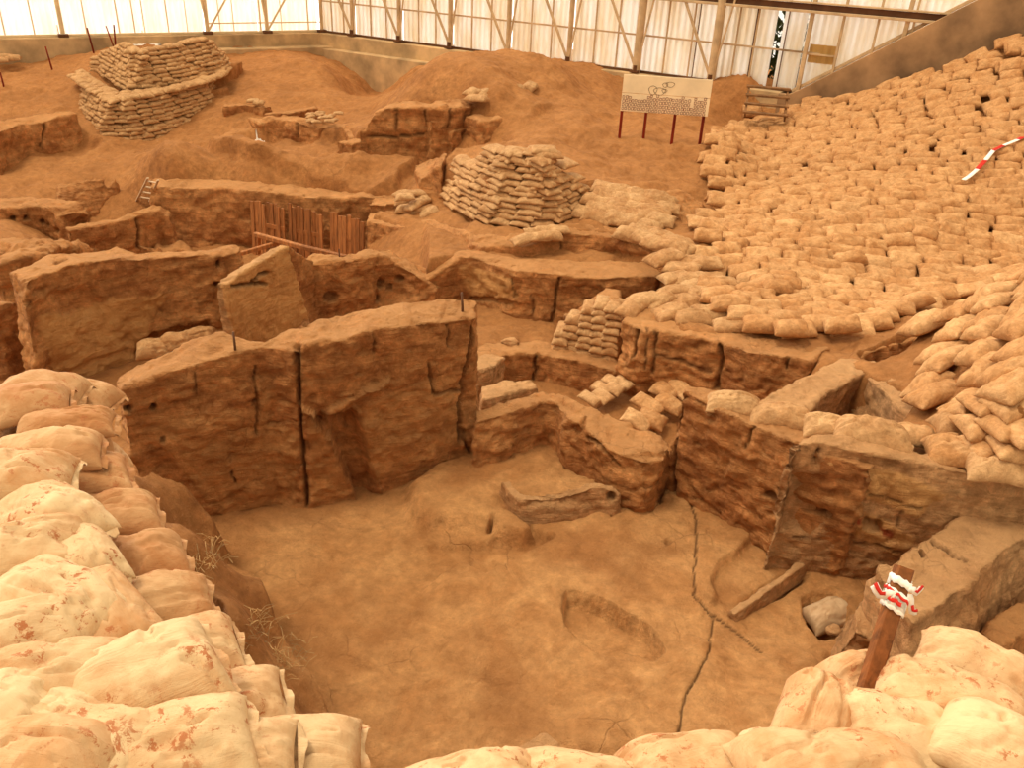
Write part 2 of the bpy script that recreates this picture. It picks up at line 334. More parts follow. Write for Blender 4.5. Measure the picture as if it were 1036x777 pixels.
CRACKS=[([(682,465),(690,480),(700,500),(706,545),(700,600),(722,625),(716,655)],1.5,.02),([(716,655),(700,690),(684,745)],1.7,.025),
 ([(720,622),(745,640),(770,660)],1.5,.012),([(300,660),(318,672)],1.8,.03),([(306,652),(320,676)],1.8,.03),([(683,452),(676,475),(668,505)],4,.12)]
def make_ground():
    nu,nv=760,860
    s=np.linspace(-1.0,1.0,nu); s=np.sign(s)*np.abs(s)**1.0*.92
    t=np.linspace(0,1,nv); Yv=np.exp(np.log(2.0+.2)+t*(np.log(2+46)-np.log(2.2)))-2
    S,Yg=np.meshgrid(s,Yv); X=S*(Yg+1.6); Z=ground_h(X,Yg)
    V=np.stack([X.ravel(),Yg.ravel(),Z.ravel()],1)
    u,v=proj(V); crk=np.zeros(len(V))
    for pl,w,dep in CRACKS:
        k=np.where((u>350)&(u<860)&(v>440)&(v<777)&(V[:,2]<1))[0] if pl[0][0]>295 else np.where((v>440)&(V[:,2]<1))[0]
        jit=fbm(V[k]*3,3,4)*3
        m=1-sstep(w*.4,w,seg_dist(u[k]+jit,v[k]+jit,pl)); V[k,2]-=dep*m; crk[k]=np.maximum(crk[k],m)
    i=np.arange(nv-1)[:,None]*nu+np.arange(nu-1)[None]; i=i.ravel()
    Fc=np.stack([i,i+1,i+nu+1,i+nu],1)
    me=D.meshes.new('floor'); me.vertices.add(len(V)); me.vertices.foreach_set('co',V.ravel().astype(np.float32))
    me.loops.add(len(Fc)*4); me.loops.foreach_set('vertex_index',Fc.ravel().astype(np.int32))
    me.polygons.add(len(Fc)); me.polygons.foreach_set('loop_start',np.arange(0,len(Fc)*4,4,dtype=np.int32)); me.polygons.foreach_set('loop_total',np.full(len(Fc),4,np.int32))
    me.update(calc_edges=True); me.polygons.foreach_set('use_smooth',np.ones(len(Fc),bool))
    a=me.attributes.new('crack','FLOAT','POINT'); a.data.foreach_set('value',crk.astype(np.float32))
    a=me.attributes.new('plaster','FLOAT','POINT')
    RM=PW([(215,530,0),(310,508,0),(385,488,.05),(480,450,.2),(560,415,.3),(640,480,.2),(680,464,.1),(850,535,.1),(905,575,0),(905,640,0),(820,740,0),(760,790,0),(380,790,0),(300,670,.2),(225,570,.3)]); pl=.75*(1-sstep(-.5,.3,sdist(V[:,0],V[:,1],RM[:,:2])+fbm(V*np.array([1.5,1.5,0]),3,91)*.45))*sstep(-.5,.3,fbm(V*np.array([.9,.9,0]),4,92)+.25)
    a.data.foreach_set('value',pl.astype(np.float32))
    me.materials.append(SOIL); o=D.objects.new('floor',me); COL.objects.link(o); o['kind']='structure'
    o['label']='excavated orange earth ground and trampled room floor'
    return o
make_ground()
# ---------------------------------------------------------------- earth blocks: eroded mud walls and banks
def resample(L,n):
    L=np.asarray(L,float); d=np.r_[0,np.cumsum(np.hypot(*np.diff(L[:,:2],axis=0).T))]; t=np.linspace(0,d[-1],n)
    t=np.unique(np.r_[t,d]) if False else t
    return np.stack([np.interp(t,d,L[:,i]) for i in range(3)],1)
def block(name,label,cat,A,B,zb,vox=.05,batter=.04,rough=.05,lay=.02,mat=None,carve=(),plaster=(),group=None,Aw=False,ebat=0.,kind=None,top=.5,seed=0,parent=None,plv=.9,red=()):
    A=np.array(A,float) if Aw else PW(A)
    if isinstance(B,(int,float)):
        th=B; d=np.gradient(A[:,:2],axis=0); nrm=np.stack([-d[:,1],d[:,0]],1); nrm/=np.linalg.norm(nrm,axis=1)[:,None]+1e-9
        nrm*=np.where((nrm*A[:,:2]).sum(1)>0,1,-1)[:,None]
        B=A.copy(); B[:,:2]+=nrm*th
    else: B=np.array(B,float) if Aw else PW(B)
    n=max(8,int(np.hypot(*np.diff(A[:,:2],axis=0).T).sum()/(vox*4))); A=resample(A,n);B=resample(B,n)
    w=A[:,:2]-B[:,:2]; w/=np.linalg.norm(w,axis=1)[:,None]+1e-9
    Ab=A.copy();Bb=B.copy();Ab[:,2]=zb;Bb[:,2]=zb
    Ab[:,:2]+=w*batter*(A[:,2]-zb)[:,None];Bb[:,:2]-=w*batter*(B[:,2]-zb)[:,None]
    if ebat:
        for q,s_ in ((0,-1),(-1,1)):
            t=A[1,:2]-A[0,:2] if q==0 else A[-1,:2]-A[-2,:2]; t/=np.linalg.norm(t)
            e=ebat[0 if q==0 else 1] if isinstance(ebat,tuple) else ebat
            Ab[q,:2]+=s_*t*e;Bb[q,:2]+=s_*t*e
    V=np.vstack([A,B,Ab,Bb]); Fc=[]
    for i in range(n-1):
        a,b,c,d=i,i+1,n+i+1,n+i
        Fc+=[(a,b,c,d),(2*n+i,3*n+i,3*n+i+1,2*n+i+1),(2*n+i,2*n+i+1,i+1,i),(n+i,n+i+1,3*n+i+1,3*n+i)]
    Fc+=[(0,n,3*n,2*n),(n-1,3*n-1,4*n-1,2*n-1)]
    import bmesh
    me=D.meshes.new('t'); me.from_pydata(V.tolist(),[],Fc); bm=bmesh.new(); bm.from_mesh(me); bmesh.ops.recalc_face_normals(bm,faces=bm.faces); bm.to_mesh(me); bm.free()
    o=D.objects.new('t',me); COL.objects.link(o)
    m=o.modifiers.new('r','REMESH'); m.mode='VOXEL'; m.voxel_size=vox; m.use_smooth_shade=True
    dg=bpy.context.evaluated_depsgraph_get(); nm=D.meshes.new_from_object(o.evaluated_get(dg)); D.objects.remove(o); D.meshes.remove(me)
    nv=len(nm.vertices); co_=np.empty(nv*3,np.float32); nm.vertices.foreach_get('co',co_); co_=co_.reshape(-1,3).astype(float)
    no=np.empty(nv*3,np.float32); nm.vertices.foreach_get('normal',no); no=no.reshape(-1,3)
    side=1-np.abs(no[:,2])
    zt=A[:,2].max()
    dirz=np.stack([fbm(co_*1.3+k*9+seed,3,3+k) for k in range(3)],1)
    off=dirz*rough*np.array([1,1,top*1.2])
    d=fbm(co_*4+seed,4,8)*rough*.45
    d+=side*fbm(co_*np.array([1.8,1.8,9])+dirz*2+seed,4,12)*lay*.6; d+=side*fbm(co_*np.array([5,5,7]),4,66)*rough*.35
    br=ridged(co_*np.array([2.0,2.0,5.5])+seed,2,21); d-=side*sstep(1.0,1.35,br)*lay*.9
    d-=sstep(.9,1.3,ridged(co_*1.6+seed,3,33))*rough*.5
    d+=fbm(co_*14,3,15)*min(vox,.03)*.5; d-=sstep(.7,1.1,ridged(co_*4.5+dirz*.6,2,41))*min(rough,.05)*.3*side
    u,v=proj(co_); tocam=np.array([0,0,H])-co_; fac=(no*tocam).sum(1)/np.linalg.norm(tocam,axis=1)>.08
    crk=np.zeros(nv);pl=np.zeros(nv)
    jit=fbm(co_*6,3,4)*1.8; far_=np.linalg.norm(tocam,axis=1).mean()
    for c in carve:
        if c[0]=='c': _,line,wpx,dep=c; wpx=wpx*.75 if dep>0 else wpx; m=1-sstep(wpx*.35,wpx,seg_dist(u+jit,v+jit*.4,line))
        elif c[0]=='p': _,poly,wpx,dep=c; m=1-sstep(-wpx,wpx,sdist(u+jit,v+jit,poly))
        elif c[0]=='h': _,(x,y),r,dep=c; m=1-sstep(r*.6,r*1.1,np.hypot(u-x,(v-y)))
        m=m*fac; d-=dep*m
        if dep>0 and c[0]!='p': crk=np.maximum(crk,m*.8)
    for q in plaster:
        m=(1-sstep(-1.2,1.2,sdist(u+jit*1.6,v+jit*1.6,q)))*fac; pl=np.maximum(pl,m*plv); d+=.018*m
    rdp=np.zeros(nv)
    for q in red: rdp=np.maximum(rdp,(1-sstep(-1,1,sdist(u+jit,v+jit,q)))*fac)
    co_+=off+no*d[:,None]
    org=np.array([A[:,0].mean(),A[:,1].mean(),zb])
    co_-=org
    nm.vertices.foreach_set('co',co_.astype(np.float32).ravel())
    for nme,arr in (('crack',crk),('plaster',pl),('redpaint',rdp)):
        a=nm.attributes.new(nme,'FLOAT','POINT'); a.data.foreach_set('value',arr.astype(np.float32))
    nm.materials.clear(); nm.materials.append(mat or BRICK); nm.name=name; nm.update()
    o=D.objects.new(name,nm); COL.objects.link(o); o.location=org
    tag(o,label,cat,group,kind)
    return o
W='mudbrick_wall'; CW='mudbrick wall'
# ---- the big wall of the room (nearest)
block(W,'tall eroded mudbrick wall at the back left of the dug room, with a deep vertical crack and a narrow niche',CW,
 [(122,394,1.75),(130,389,1.78),(173,375,1.85),(234,359,1.95),(262,352,1.97),(298,359,1.95),(303,350,2.05),(351,341,2.1),(384,333,2.12),(436,327,2.1),(480,323,2.02)],
 [(118,382,1.72),(124,379,1.75),(181,350,1.9),(222,335,2.05),(262,347,1.97),(275,340,2.0),(311,323,2.1),(384,308,2.15),(430,302,2.15),(457,298,2.15),(479,304,2.05)],-.25,vox=.028,rough=.045,lay=.03,batter=.02,ebat=(0,.12),
 carve=[('c',[(300,352),(301,380),(305,440),(308,480),(311,512)],4,.10),('c',[(257,372),(257,438)],2.2,.03),('c',[(231,458),(240,492)],2.2,.04),('c',[(197,372),(199,400)],2,.02),('c',[(434,370),(440,400),(466,395)],2.5,.05),
  ('c',[(479,325),(474,360),(464,420),(463,444)],3.5,.06),('c',[(452,330),(453,352)],2,.03),('c',[(376,338),(378,360)],2,.02),('c',[(404,380),(370,396),(345,403)],2.5,-.03),
  ('p',[(314,420),(325,420),(346,424),(362,418),(370,440),(380,490),(376,506),(364,508),(352,480),(338,448)],2.5,.2),
  ('c',[(303,412),(312,418),(326,424),(345,415),(362,403),(372,396),(395,388)],4.5,-.09),('c',[(318,420),(330,430),(345,462),(356,485),(364,508)],3.2,-.07),('c',[(362,416),(366,438),(376,470),(384,498)],3.2,-.045),
  ('p',[(340,424),(362,418),(368,440),(360,445),(345,436)],2.5,.06),
  ('h',(131,414),4,.12),('h',(156,413),4,.10),('h',(168,443),3,.05),('h',(255,406),3,.06),('h',(467,437),4,.07),('c',[(465,440),(470,450),(474,458)],3,.04),
  ('p',[(170,500),(170,440),(212,430),(235,470),(228,520),(190,520)],6,-.02)],
 plaster=[[(150,425),(176,418),(206,414),(256,414),(258,392),(270,394),(268,430),(300,440),(300,515),(228,528),(180,470)],[(314,420),(345,470),(355,505),(315,510)],[(372,410),(440,385),(462,380),(470,440),(380,490),(370,440)]],plv=.3)
block(W,'low rough mudbrick wall closing the room at the back, its left half beyond the tall wall',CW,
 [(478,427,.85),(511,419,.85),(554,407,.85),(563,411,.85),(576,428,.84),(590,430,.84),(600,441,.82),(628,460,.78),(653,470,.75),(673,467,.75)],
 [(478,414,.87),(520,403,.88),(551,395,.9),(570,399,.9),(590,410,.88),(600,415,.88),(622,424,.84),(650,433,.8),(668,438,.78),(681,447,.76)],-.2,vox=.03,rough=.06,lay=.03,batter=.1,
 carve=[('p',[(577,434),(594,424),(590,440),(584,442)],1.5,.1),('c',[(596,443),(612,450),(626,470)],3,.05)])
block(W,'long dark mudbrick wall on the right of the room, smooth and streaked, beneath the row of sandbags',CW,
 [(690,396,1.5),(729,414,1.5),(767,431,1.5),(800,446,1.5),(838,460,1.5),(880,475,1.45)],
 [(697,388,1.5),(745,398,1.42),(785,409,1.4),(815,421,1.4),(862,432,1.4),(915,445,1.4)],-.2,vox=.03,rough=.035,lay=.04,batter=-.04,ebat=(.1,0),
 carve=[('c',[(690,402),(684,440),(680,480),(682,510)],3,.05),('c',[(762,430),(753,452)],2.2,.05),('c',[(775,500),(835,520)],6,.07),('c',[(770,488),(840,508)],4,-.03),('h',(790,540),5,-.04)])
block(W,'pale plastered mudbrick wall in the right part of the room, with a small square niche and red paint',CW,
 [(800,455,1.55),(812,446,1.6),(840,450,1.6),(900,463,1.55),(976,478,1.5),(1045,492,1.45),(1180,520,1.4)],
 [(806,448,1.55),(816,438,1.6),(850,440,1.6),(900,450,1.57),(976,466,1.5),(1045,478,1.45),(1180,504,1.4)],-.15,vox=.028,rough=.035,lay=.025,batter=.03,mat=BRICKL,
 carve=[('p',[(874,522),(892,528),(891,538),(873,532)],1.2,.14),('c',[(806,452),(796,470),(800,478)],4,.05),('c',[(835,478),(850,500),(860,512),(840,514)],3,.06),('c',[(872,496),(915,508),(935,512)],2,.02),('c',[(915,508),(912,530)],2,.02),('c',[(825,453),(826,466)],2.5,.06),
  ('p',[(796,478),(832,482),(858,512),(832,522),(815,540),(780,520)],3,.10),('c',[(800,540),(900,552),(940,566)],2,.03)],
 red=[[(862,522),(872,524),(872,531),(862,529)],[(893,532),(906,537),(905,544),(893,541)],[(856,528),(862,530),(860,534)]],plaster=[[(833,462),(870,470),(925,482),(960,500),(930,520),(880,505),(850,490)],[(850,505),(905,530),(930,545),(905,560),(850,535)]])
block('mudbrick_bench','low rubbly mudbrick ledge at the foot of the pale wall with the niche','ledge',
 [(846,549,.22),(872,558,.22),(905,572,.22)],.3,-.15,vox=.03,rough=.05,lay=.03)
block('plaster_kerb','thin raised plaster kerb running across the floor towards the niche wall','kerb',
 [(744,622,.11),(775,600,.11),(800,581,.12),(825,562,.13),(849,546,.17)],.07,-.1,vox=.015,rough=.015,lay=.004,batter=.18,mat=BRICKL)
block('plaster_ridge','curved plaster ridge on the bench with a round hole at its right end','ridge',
 [(508,488,.36),(517,500,.36),(528,507,.36),(554,506,.36),(580,500,.40),(603,492,.43),(622,497,.40),(628,500,.32)],.1,.0,vox=.018,rough=.03,lay=.008,batter=.25,mat=BRICKL,carve=[('h',(619,502),5,.09),('p',[(535,505),(600,492),(600,512),(535,512)],4,.04)])
block('fallen_earth_lump','small corner of plastered earth at the front edge of the floor, by the white sandbags','earth lump',
 [(522,757,.12),(552,738,.13),(566,752,.12)],[(530,775,.12),(548,768,.12),(568,764,.12)],-.05,vox=.02,rough=.012,lay=.01,mat=BRICKL)
# ---- right foreground wall
block(W,'broad flat-topped earth wall in the right foreground, sloping down on its right side',CW,
 [(887,574,.95),(902,566,.97),(945,540,.98),(985,515,1.0),(1045,488,1.0),(1120,458,1.0)],
 [(925,628,.93),(950,612,.95),(985,585,.97),(1015,558,1.0),(1060,530,1.0),(1150,492,1.0)],-.1,vox=.035,rough=.04,lay=.012,batter=.28,mat=BRICKL,
 carve=[('c',[(945,548),(962,558),(982,566)],2,.03),('h',(934,558),3,.05)])
block('mudbrick_rubble','crumbled earth lump beside the red and white taped stake','earth lump',
 [(862,636,.4),(864,606,.42),(884,590,.45),(900,590,.5)],[(905,650,.35),(915,640,.4),(918,620,.42),(918,606,.45)],-.1,vox=.03,rough=.06,lay=.015,mat=BRICKL,batter=.15)
block(W,'low worn wall stub at the far right edge below the broad earth wall',CW,
 [(985,640,.45),(1010,622,.45),(1060,600,.45)],[(1000,655,.45),(1030,640,.45),(1070,625,.45)],-.1,vox=.04,rough=.05,lay=.02,batter=.2)
# ---- big plastered wall, left middle
block(W,'wide mudbrick wall at left with a large pale plaster patch and a bag-filled hollow at its foot',CW,
 [(22,288,1.5),(32,280,1.52),(73,267,1.55),(105,263,1.52),(162,260,1.45),(227,259,1.38),(243,254,1.36)],
 [(6,272,1.5),(45,257,1.52),(101,253,1.5),(118,247,1.55),(138,255,1.45),(195,253,1.4),(246,245,1.38)],-.3,vox=.035,rough=.055,lay=.03,batter=.02,ebat=(.25,0),
 carve=[('h',(221,268),4,.1),('h',(219,288),4,.1),('p',[(138,356),(150,338),(190,331),(212,326),(216,338),(190,352),(160,366),(142,366)],2,.26),('c',[(53,264),(62,261)],3,.06),('p',[(45,300),(100,292),(105,315),(52,318)],3,.03),('h',(27,308),4,.1)],
 plaster=[[(40,320),(70,318),(105,308),(108,300),(140,300),(166,297),(166,312),(156,322),(150,336),(138,345),(140,380),(62,392),(50,360),(40,335)]])
block('plaster_slab','leaning pale plaster panel with a dark horizontal slot, between the big wall and the holed wall','plaster panel',
 [(230,289,1.38),(245,276,1.42),(268,262,1.5),(291,250,1.56)],.16,-.3,vox=.03,rough=.02,lay=.006,batter=.03,ebat=(.0,.45),mat=BRICKL,
 carve=[('c',[(236,290),(248,288),(262,286),(268,287)],3,.1),('c',[(255,284),(262,278),(270,276)],3,.09)],plaster=[[(225,290),(291,246),(320,320),(262,350),(236,340)]])
block(W,'short mudbrick wall behind the leaning plaster panel, ending at the timber shoring',CW,
 [(293,251,1.5),(303,256,1.3),(318,263,1.05)],.35,-.3,vox=.04,rough=.05,lay=.02,batter=.05)
block(W,'mudbrick wall with several dark round holes, right of the leaning plaster panel',CW,
 [(307,266,1.0),(345,264,.95),(388,260,.85),(402,266,.75),(420,278,.6),(440,294,.25)],
 [(312,259,1.0),(350,257,.95),(388,253,.88),(408,257,.7),(428,268,.5),(446,284,.25)],-.35,vox=.035,rough=.07,lay=.025,batter=.08,
 carve=[('h',(385,290),6,.14),('h',(335,301),6,.08),('h',(381,304),4,.1),('h',(394,293),4,.08),('h',(316,296),4,.07),('p',[(376,275),(410,268),(435,290),(420,304),(384,312),(374,296)],5,.06),('h',(402,283),4,.08)])
block('earth_bank','rounded earth lump at the left edge below the wall with a row of holes','earth bank',
 [(-10,268,.9),(20,263,.9),(45,256,.9),(75,250,.6),(95,250,.4)],[(-10,243,.8),(25,238,.85),(60,238,.8),(80,243,.6),(100,247,.4)],-.4,vox=.06,rough=.12,lay=.02,batter=.1)
block('earth_bank','rounded orange earth stub at the left edge beside the plastered wall end','earth bank',
 [(-12,318,.8),(2,308,.85),(16,305,.8),(26,312,.6)],.5,-.5,vox=.04,rough=.08,lay=.015,batter=.12)
block(W,'mudbrick wall at the left edge with a row of five dark holes',CW,
 [(-10,210,.45),(15,209,.45),(40,208,.42),(53,212,.38),(60,224,.2),(70,238,-.1)],.7,-.9,vox=.05,rough=.06,lay=.02,
 carve=[('h',(11,221),3.5,.15),('h',(25,221),3,.15),('h',(42,225),3,.13),('h',(48,228),2.5,.12),('h',(58,234),3,.13)])
block(W,'slanting mudbrick wall with a light flat top under the metal ladder',CW,
 [(68,234,.1),(100,228,.12),(139,219,.15),(150,214,.2),(163,212,.2),(170,222,.0)],[(64,230,.12),(98,223,.15),(134,214,.2),(152,206,.28),(163,207,.25),(172,214,.05)],-1.0,vox=.045,rough=.06,lay=.025,batter=.05,ebat=(0,.15),
 carve=[('c',[(139,222),(140,250)],3,.08)])
block('loose_rubble','heap of loose mudbrick rubble at the end of the slanting wall','rubble',
 [(140,252,-.5),(155,250,-.5),(180,252,-.55),(190,252,-.6)],.7,-1,vox=.05,rough=.2,lay=.01,batter=.3)
# old dirt-caked revetment by the ladder
block('old_revetment','dirt-caked old sandbag revetment in thin courses, left of the ladder','revetment',
 [(58,214,-.1),(80,222,-.45),(105,214,-.45),(124,204,-.4)],[(56,186,.25),(72,184,.25),(98,178,.3),(118,180,.3)],-1.0,vox=.045,rough=.03,lay=.07,batter=.15)
# ---- terrace faces
block('earth_terrace','straight-cut earth terrace face behind the timber shoring','earth terrace',
 [(148,188,.5),(190,190,.5),(227,191,.5),(260,193,.5),(324,198,.5),(393,200,.5),(408,204,.5)],[(150,180,.5),(190,181,.5),(227,182,.5),(260,184,.5),(324,188,.5),(393,192,.5),(412,197,.5)],-1.1,vox=.06,rough=.07,lay=.03,batter=.14,mat=BRICK)
block('old_revetment','stack of old flattened bags between the shoring and the small white bags','revetment',
 [(372,206,.6),(385,207,.6),(404,204,.7)],.5,.2,vox=.035,rough=.05,lay=.06,batter=.1)
block('earth_terrace','long layered earth terrace in the middle, with a thin vertical crack, below the sandbag wall','earth terrace',
 [(369,223,.42),(392,227,.42),(430,232,.5),(450,236,.6),(484,250,.75),(536,248,.85),(568,236,1.0),(623,240,1.0),(668,258,1.0),(688,276,.95)],
 [(372,214,.45),(392,214,.5),(430,221,.6),(450,226,.7),(484,236,.85),(536,235,.95),(568,224,1.05),(623,228,1.05),(668,244,1.05),(700,262,1.0)],-.6,vox=.045,rough=.05,lay=.03,batter=.1,
 carve=[('c',[(568,236),(566,260),(563,285)],2,.06),('p',[(610,250),(668,262),(660,275),(612,262)],3,.05)])
block('earth_terrace','lower layered earth step in the middle with a curved pale ridge at its left end','earth terrace',
 [(428,284,.44),(445,272,.56),(463,261,.68),(478,260,.7),(519,274,.7),(564,278,.7),(612,281,.7),(664,280,.7)],
 [(424,279,.44),(441,266,.56),(460,255,.68),(484,252,.7),(520,260,.72),(564,262,.72),(612,264,.72),(676,266,.72)],-.4,vox=.04,rough=.04,lay=.035,batter=.06,
 carve=[('c',[(565,283),(562,310),(558,330)],2.5,.09),('p',[(566,292),(606,288),(618,298),(612,306),(566,304)],2,.06),('c',[(475,303),(500,304),(518,307)],3.5,.1),('c',[(519,283),(521,300)],2,.04),('c',[(538,300),(540,330)],2,.03),('h',(575,321),4,-.05)],
 plaster=[[(462,270),(478,268),(519,283),(522,300),(500,303),(474,300)]])
block('earth_terrace','low dark earth step with a vertical crack, below the small stone on the ledge','earth terrace',
 [(488,374,-.1),(508,359,-.1),(543,358,-.1),(590,367,-.1),(632,379,-.12)],.5,-.8,vox=.04,rough=.04,lay=.025,batter=.05,carve=[('c',[(543,358),(541,372),(538,386)],2.5,.09)])
block(W,'small pale block of mudbrick right of the tall wall end',CW,[(484,374,.3),(494,374,.3),(512,360,.25)],.35,-.4,vox=.03,rough=.03,lay=.02,mat=BRICKL)
block(W,'flat pale mudbrick stub behind the low back wall of the room',CW,[(486,404,.5),(503,402,.5),(546,390,.5)],[(486,390,.5),(505,386,.5),(538,384,.5)],-.4,vox=.03,rough=.03,lay=.02,mat=BRICKL)
block(W,'long cut mudbrick wall in the centre right with deep cracks, stepping down from the bag-covered slope',CW,
 [(630,322,.9),(644,331,.9),(662,334,.9),(686,338,.9),(731,348,.9),(765,360,.92),(820,366,1.0)],
 [(662,300,.9),(668,312,.9),(680,322,.9),(700,325,.9),(745,335,.9),(790,345,.92),(840,352,1.0)],-.4,vox=.035,rough=.045,lay=.04,batter=.05,
 carve=[('c',[(730,350),(729,372),(726,392)],3.5,.1),('c',[(797,364),(795,375)],2.5,.06),('c',[(644,333),(643,345),(641,360)],3,.06),('c',[(663,334),(663,374)],3,.06),('c',[(655,330),(655,372)],2,.03),('c',[(668,358),(720,376)],3,.03)])
block(W,'slab-topped mudbrick wall running away from the row of bags, left side of the square pit',CW,
 [(763,405,1.15),(800,386,1.12),(830,370,1.1),(853,361,1.1),(885,366,1.1)],[(806,419,1.15),(830,402,1.12),(848,390,1.1),(869,377,1.1),(897,380,1.1)],-.2,vox=.035,rough=.03,lay=.03,batter=.0,mat=BRICKL)
block(W,'mudbrick wall forming the right side of the square pit',CW,
 [(871,379,1.1),(890,394,1.12),(910,411,1.15),(930,425,1.2)],[(893,376,1.1),(925,390,1.15),(950,402,1.2),(975,425,1.3)],.0,vox=.04,rough=.04,lay=.03,batter=.0,mat=BRICKL,carve=[('c',[(872,380),(870,396)],2.5,.05)])
block('earth_bank','ragged brown earth edge in the pocket beside the near bags at right','earth bank',
 [(868,366,1.05),(885,356,1.08),(915,346,1.15),(935,338,1.2)],[(875,352,1.0),(893,343,1.05),(918,335,1.1),(940,332,1.2)],.2,vox=.05,rough=.09,lay=.03)
# ---- upper walls, back middle
block(W,'ruined upper mudbrick wall below the earth mound, in large cracked blocks',CW,
 [(361,141,1.4),(368,126,1.7),(380,111,2.05),(400,108,2.15),(460,109,2.15),(482,106,2.15),(519,101,2.15),(546,97,2.1)],[(372,134,1.5),(378,120,1.8),(388,104,2.1),(405,101,2.2),(460,102,2.2),(484,98,2.2),(520,94,2.2),(548,90,2.15)],.5,vox=.06,rough=.08,lay=.03,batter=.06,ebat=(0,.1),
 carve=[('c',[(400,110),(401,132)],2,.09),('c',[(428,112),(430,124),(435,135)],2,.09),('c',[(455,110),(455,130)],2,.08),('c',[(372,138),(395,140),(430,136)],2.2,.1),('c',[(478,108),(480,130)],2,.08)])
block(W,'lower course of large cracked mudbricks in front of the ruined upper wall',CW,
 [(356,146,1.3),(375,143,1.3),(395,139,1.3),(436,136,1.3)],.6,.6,vox=.055,rough=.07,lay=.03,carve=[('c',[(395,140),(397,152)],2,.09)])
block(W,'square mudbrick pier sticking out of the ruined upper wall',CW,[(435,123,1.85),(455,121,1.85)],.6,.6,vox=.05,rough=.05,lay=.03)
block(W,'mudbrick stub right of the square pier, above the sandbag wall',CW,[(457,134,1.6),(470,130,1.65),(500,128,1.7)],.6,.7,vox=.055,rough=.07,lay=.03,carve=[('c',[(470,131),(471,145)],2,.07)])
block('earth_bank','layered earth shoulder at the right end of the ruined upper wall','earth bank',
 [(485,122,1.95),(510,120,1.95),(535,114,1.98),(548,106,2.0)],.7,.8,vox=.06,rough=.08,lay=.04,batter=.2)
block(W,'low ruined mudbrick wall with pale rubble on it, left of the cracked upper wall',CW,
 [(261,125,1.35),(285,121,1.4),(320,127,1.38),(348,131,1.35),(362,144,1.25)],.7,.5,vox=.055,rough=.09,lay=.03,batter=.1,carve=[('h',(346,145),4,.12),('c',[(300,124),(302,140)],2,.06)])
block(W,'thin low mudbrick ridge behind the ruined wall with rubble',CW,[(268,117,1.35),(295,114,1.4),(324,107,1.5)],.25,.9,vox=.05,rough=.05,lay=.02)
block(W,'narrow brick edging between the domed bag pile and the ruined wall',CW,[(226,107,1.25),(250,107,1.25),(268,110,1.25)],.3,.9,vox=.05,rough=.05,lay=.02)
block('earth_pier','earth pier holding the left end of the sandbag wall','earth pier',
 [(423,182,1.1),(434,176,1.25),(446,167,1.5)],[(420,166,1.15),(436,160,1.3),(452,153,1.6)],.3,vox=.05,rough=.06,lay=.03,batter=.12)
block('earth_bank','dark pitted earth bank right of the sandbag wall','earth bank',
 [(664,236,1.0),(680,243,1.0),(695,243,.95),(706,232,.95),(712,214,1.0)],[(650,200,1.38),(662,192,1.45),(682,190,1.45),(702,196,1.3),(718,208,1.1)],.5,vox=.055,rough=.09,lay=.02,batter=.1,carve=[('h',(686,222),3,.08),('h',(693,212),3,.08),('h',(680,232),3,.08),('h',(697,236),3,.08)])
block(W,'old mudbrick wall at the far left on the bank beside the domed bag pile',CW,
 [(-8,136,1.1),(10,131,1.1),(25,125,1.12),(50,120,1.15),(78,115,1.15)],.8,.1,vox=.06,rough=.08,lay=.03,carve=[('c',[(44,125),(45,150)],2,.08)])
# ---------------------------------------------------------------- shelter around the dig
def zat(X,Y,v):
    lo,hi=-5.,12.
    for _ in range(50):
        m=(lo+hi)/2
        if proj(np.array([[X,Y,m]]))[1][0]>v: lo=m
        else: hi=m
    return m
dR=(CE-CR)[:2];LR=np.linalg.norm(dR);dR/=LR; nR=np.array([dR[1],-dR[0]])   # towards the dig
dL=(CL-CR)[:2];LL=np.linalg.norm(dL);dL/=LL; nL=np.array([-dL[1],dL[0]])
def RP(s,z,off=0): return (CR[0]+dR[0]*s+nR[0]*off,CR[1]+dR[1]*s+nR[1]*off,z)
def LP(s,z,off=0): return (CR[0]+dL[0]*s+nL[0]*off,CR[1]+dL[1]*s+nL[1]*off,z)
def sR(u,v): q=onplane(u,v,CR,CE); return float((q[:2]-CR[:2])@dR)
def sL(u,v): q=onplane(u,v,CR,CL); return float((q[:2]-CR[:2])@dL)
def sheet_mat(name,base,stain,trans):
    t=NT(name); p=t.pos()
    c=t.mix(t.ramp(t.noise(t.pos((1,1,.25)),2.2,5,.6),[(.4,K1),(.75,W1)]),srgb(*base),srgb(*stain))
    t.l(c,t.b.inputs['Base Color']); t.b.inputs['Roughness'].default_value=.5
    tr=t.n('ShaderNodeBsdfTranslucent'); t.l(c,tr.inputs[0]); mx=t.n('ShaderNodeMixShader'); mx.inputs[0].default_value=trans
    t.l(t.b.outputs[0],mx.inputs[1]); t.l(tr.outputs[0],mx.inputs[2]); t.l(mx.outputs[0],t.out.inputs[0]); return t.m
SHW=sheet_mat('white_translucent_sheet',(255,252,244),(252,240,222),.8)
SHC=sheet_mat('cream_translucent_sheet',(255,252,246),(244,228,198),.6)
SHY=sheet_mat('yellowed_sheet',(226,190,120),(210,170,100),.5)
def simple(name,c,rough=.6,nscale=6,amt=.15,metal=0,bump=.2,bs=30):
    t=NT(name); p=t.pos()
    d=[int(x*(1-amt*2)) for x in c]
    col=t.mix(t.ramp(t.noise(p,nscale,5),[(.35,K1),(.7,W1)]),srgb(*d),srgb(*c)); t.b.inputs['Metallic'].default_value=metal
    return t.done(col,t.bump(t.noise(p,bs,4),bump,.01),rough)
CONC=simple('concrete',(218,178,126),.85,1.2,.14,0,.3,12)
CONCR=simple('rough_stained_concrete',(192,148,102),.9,.7,.2,0,.5,8)
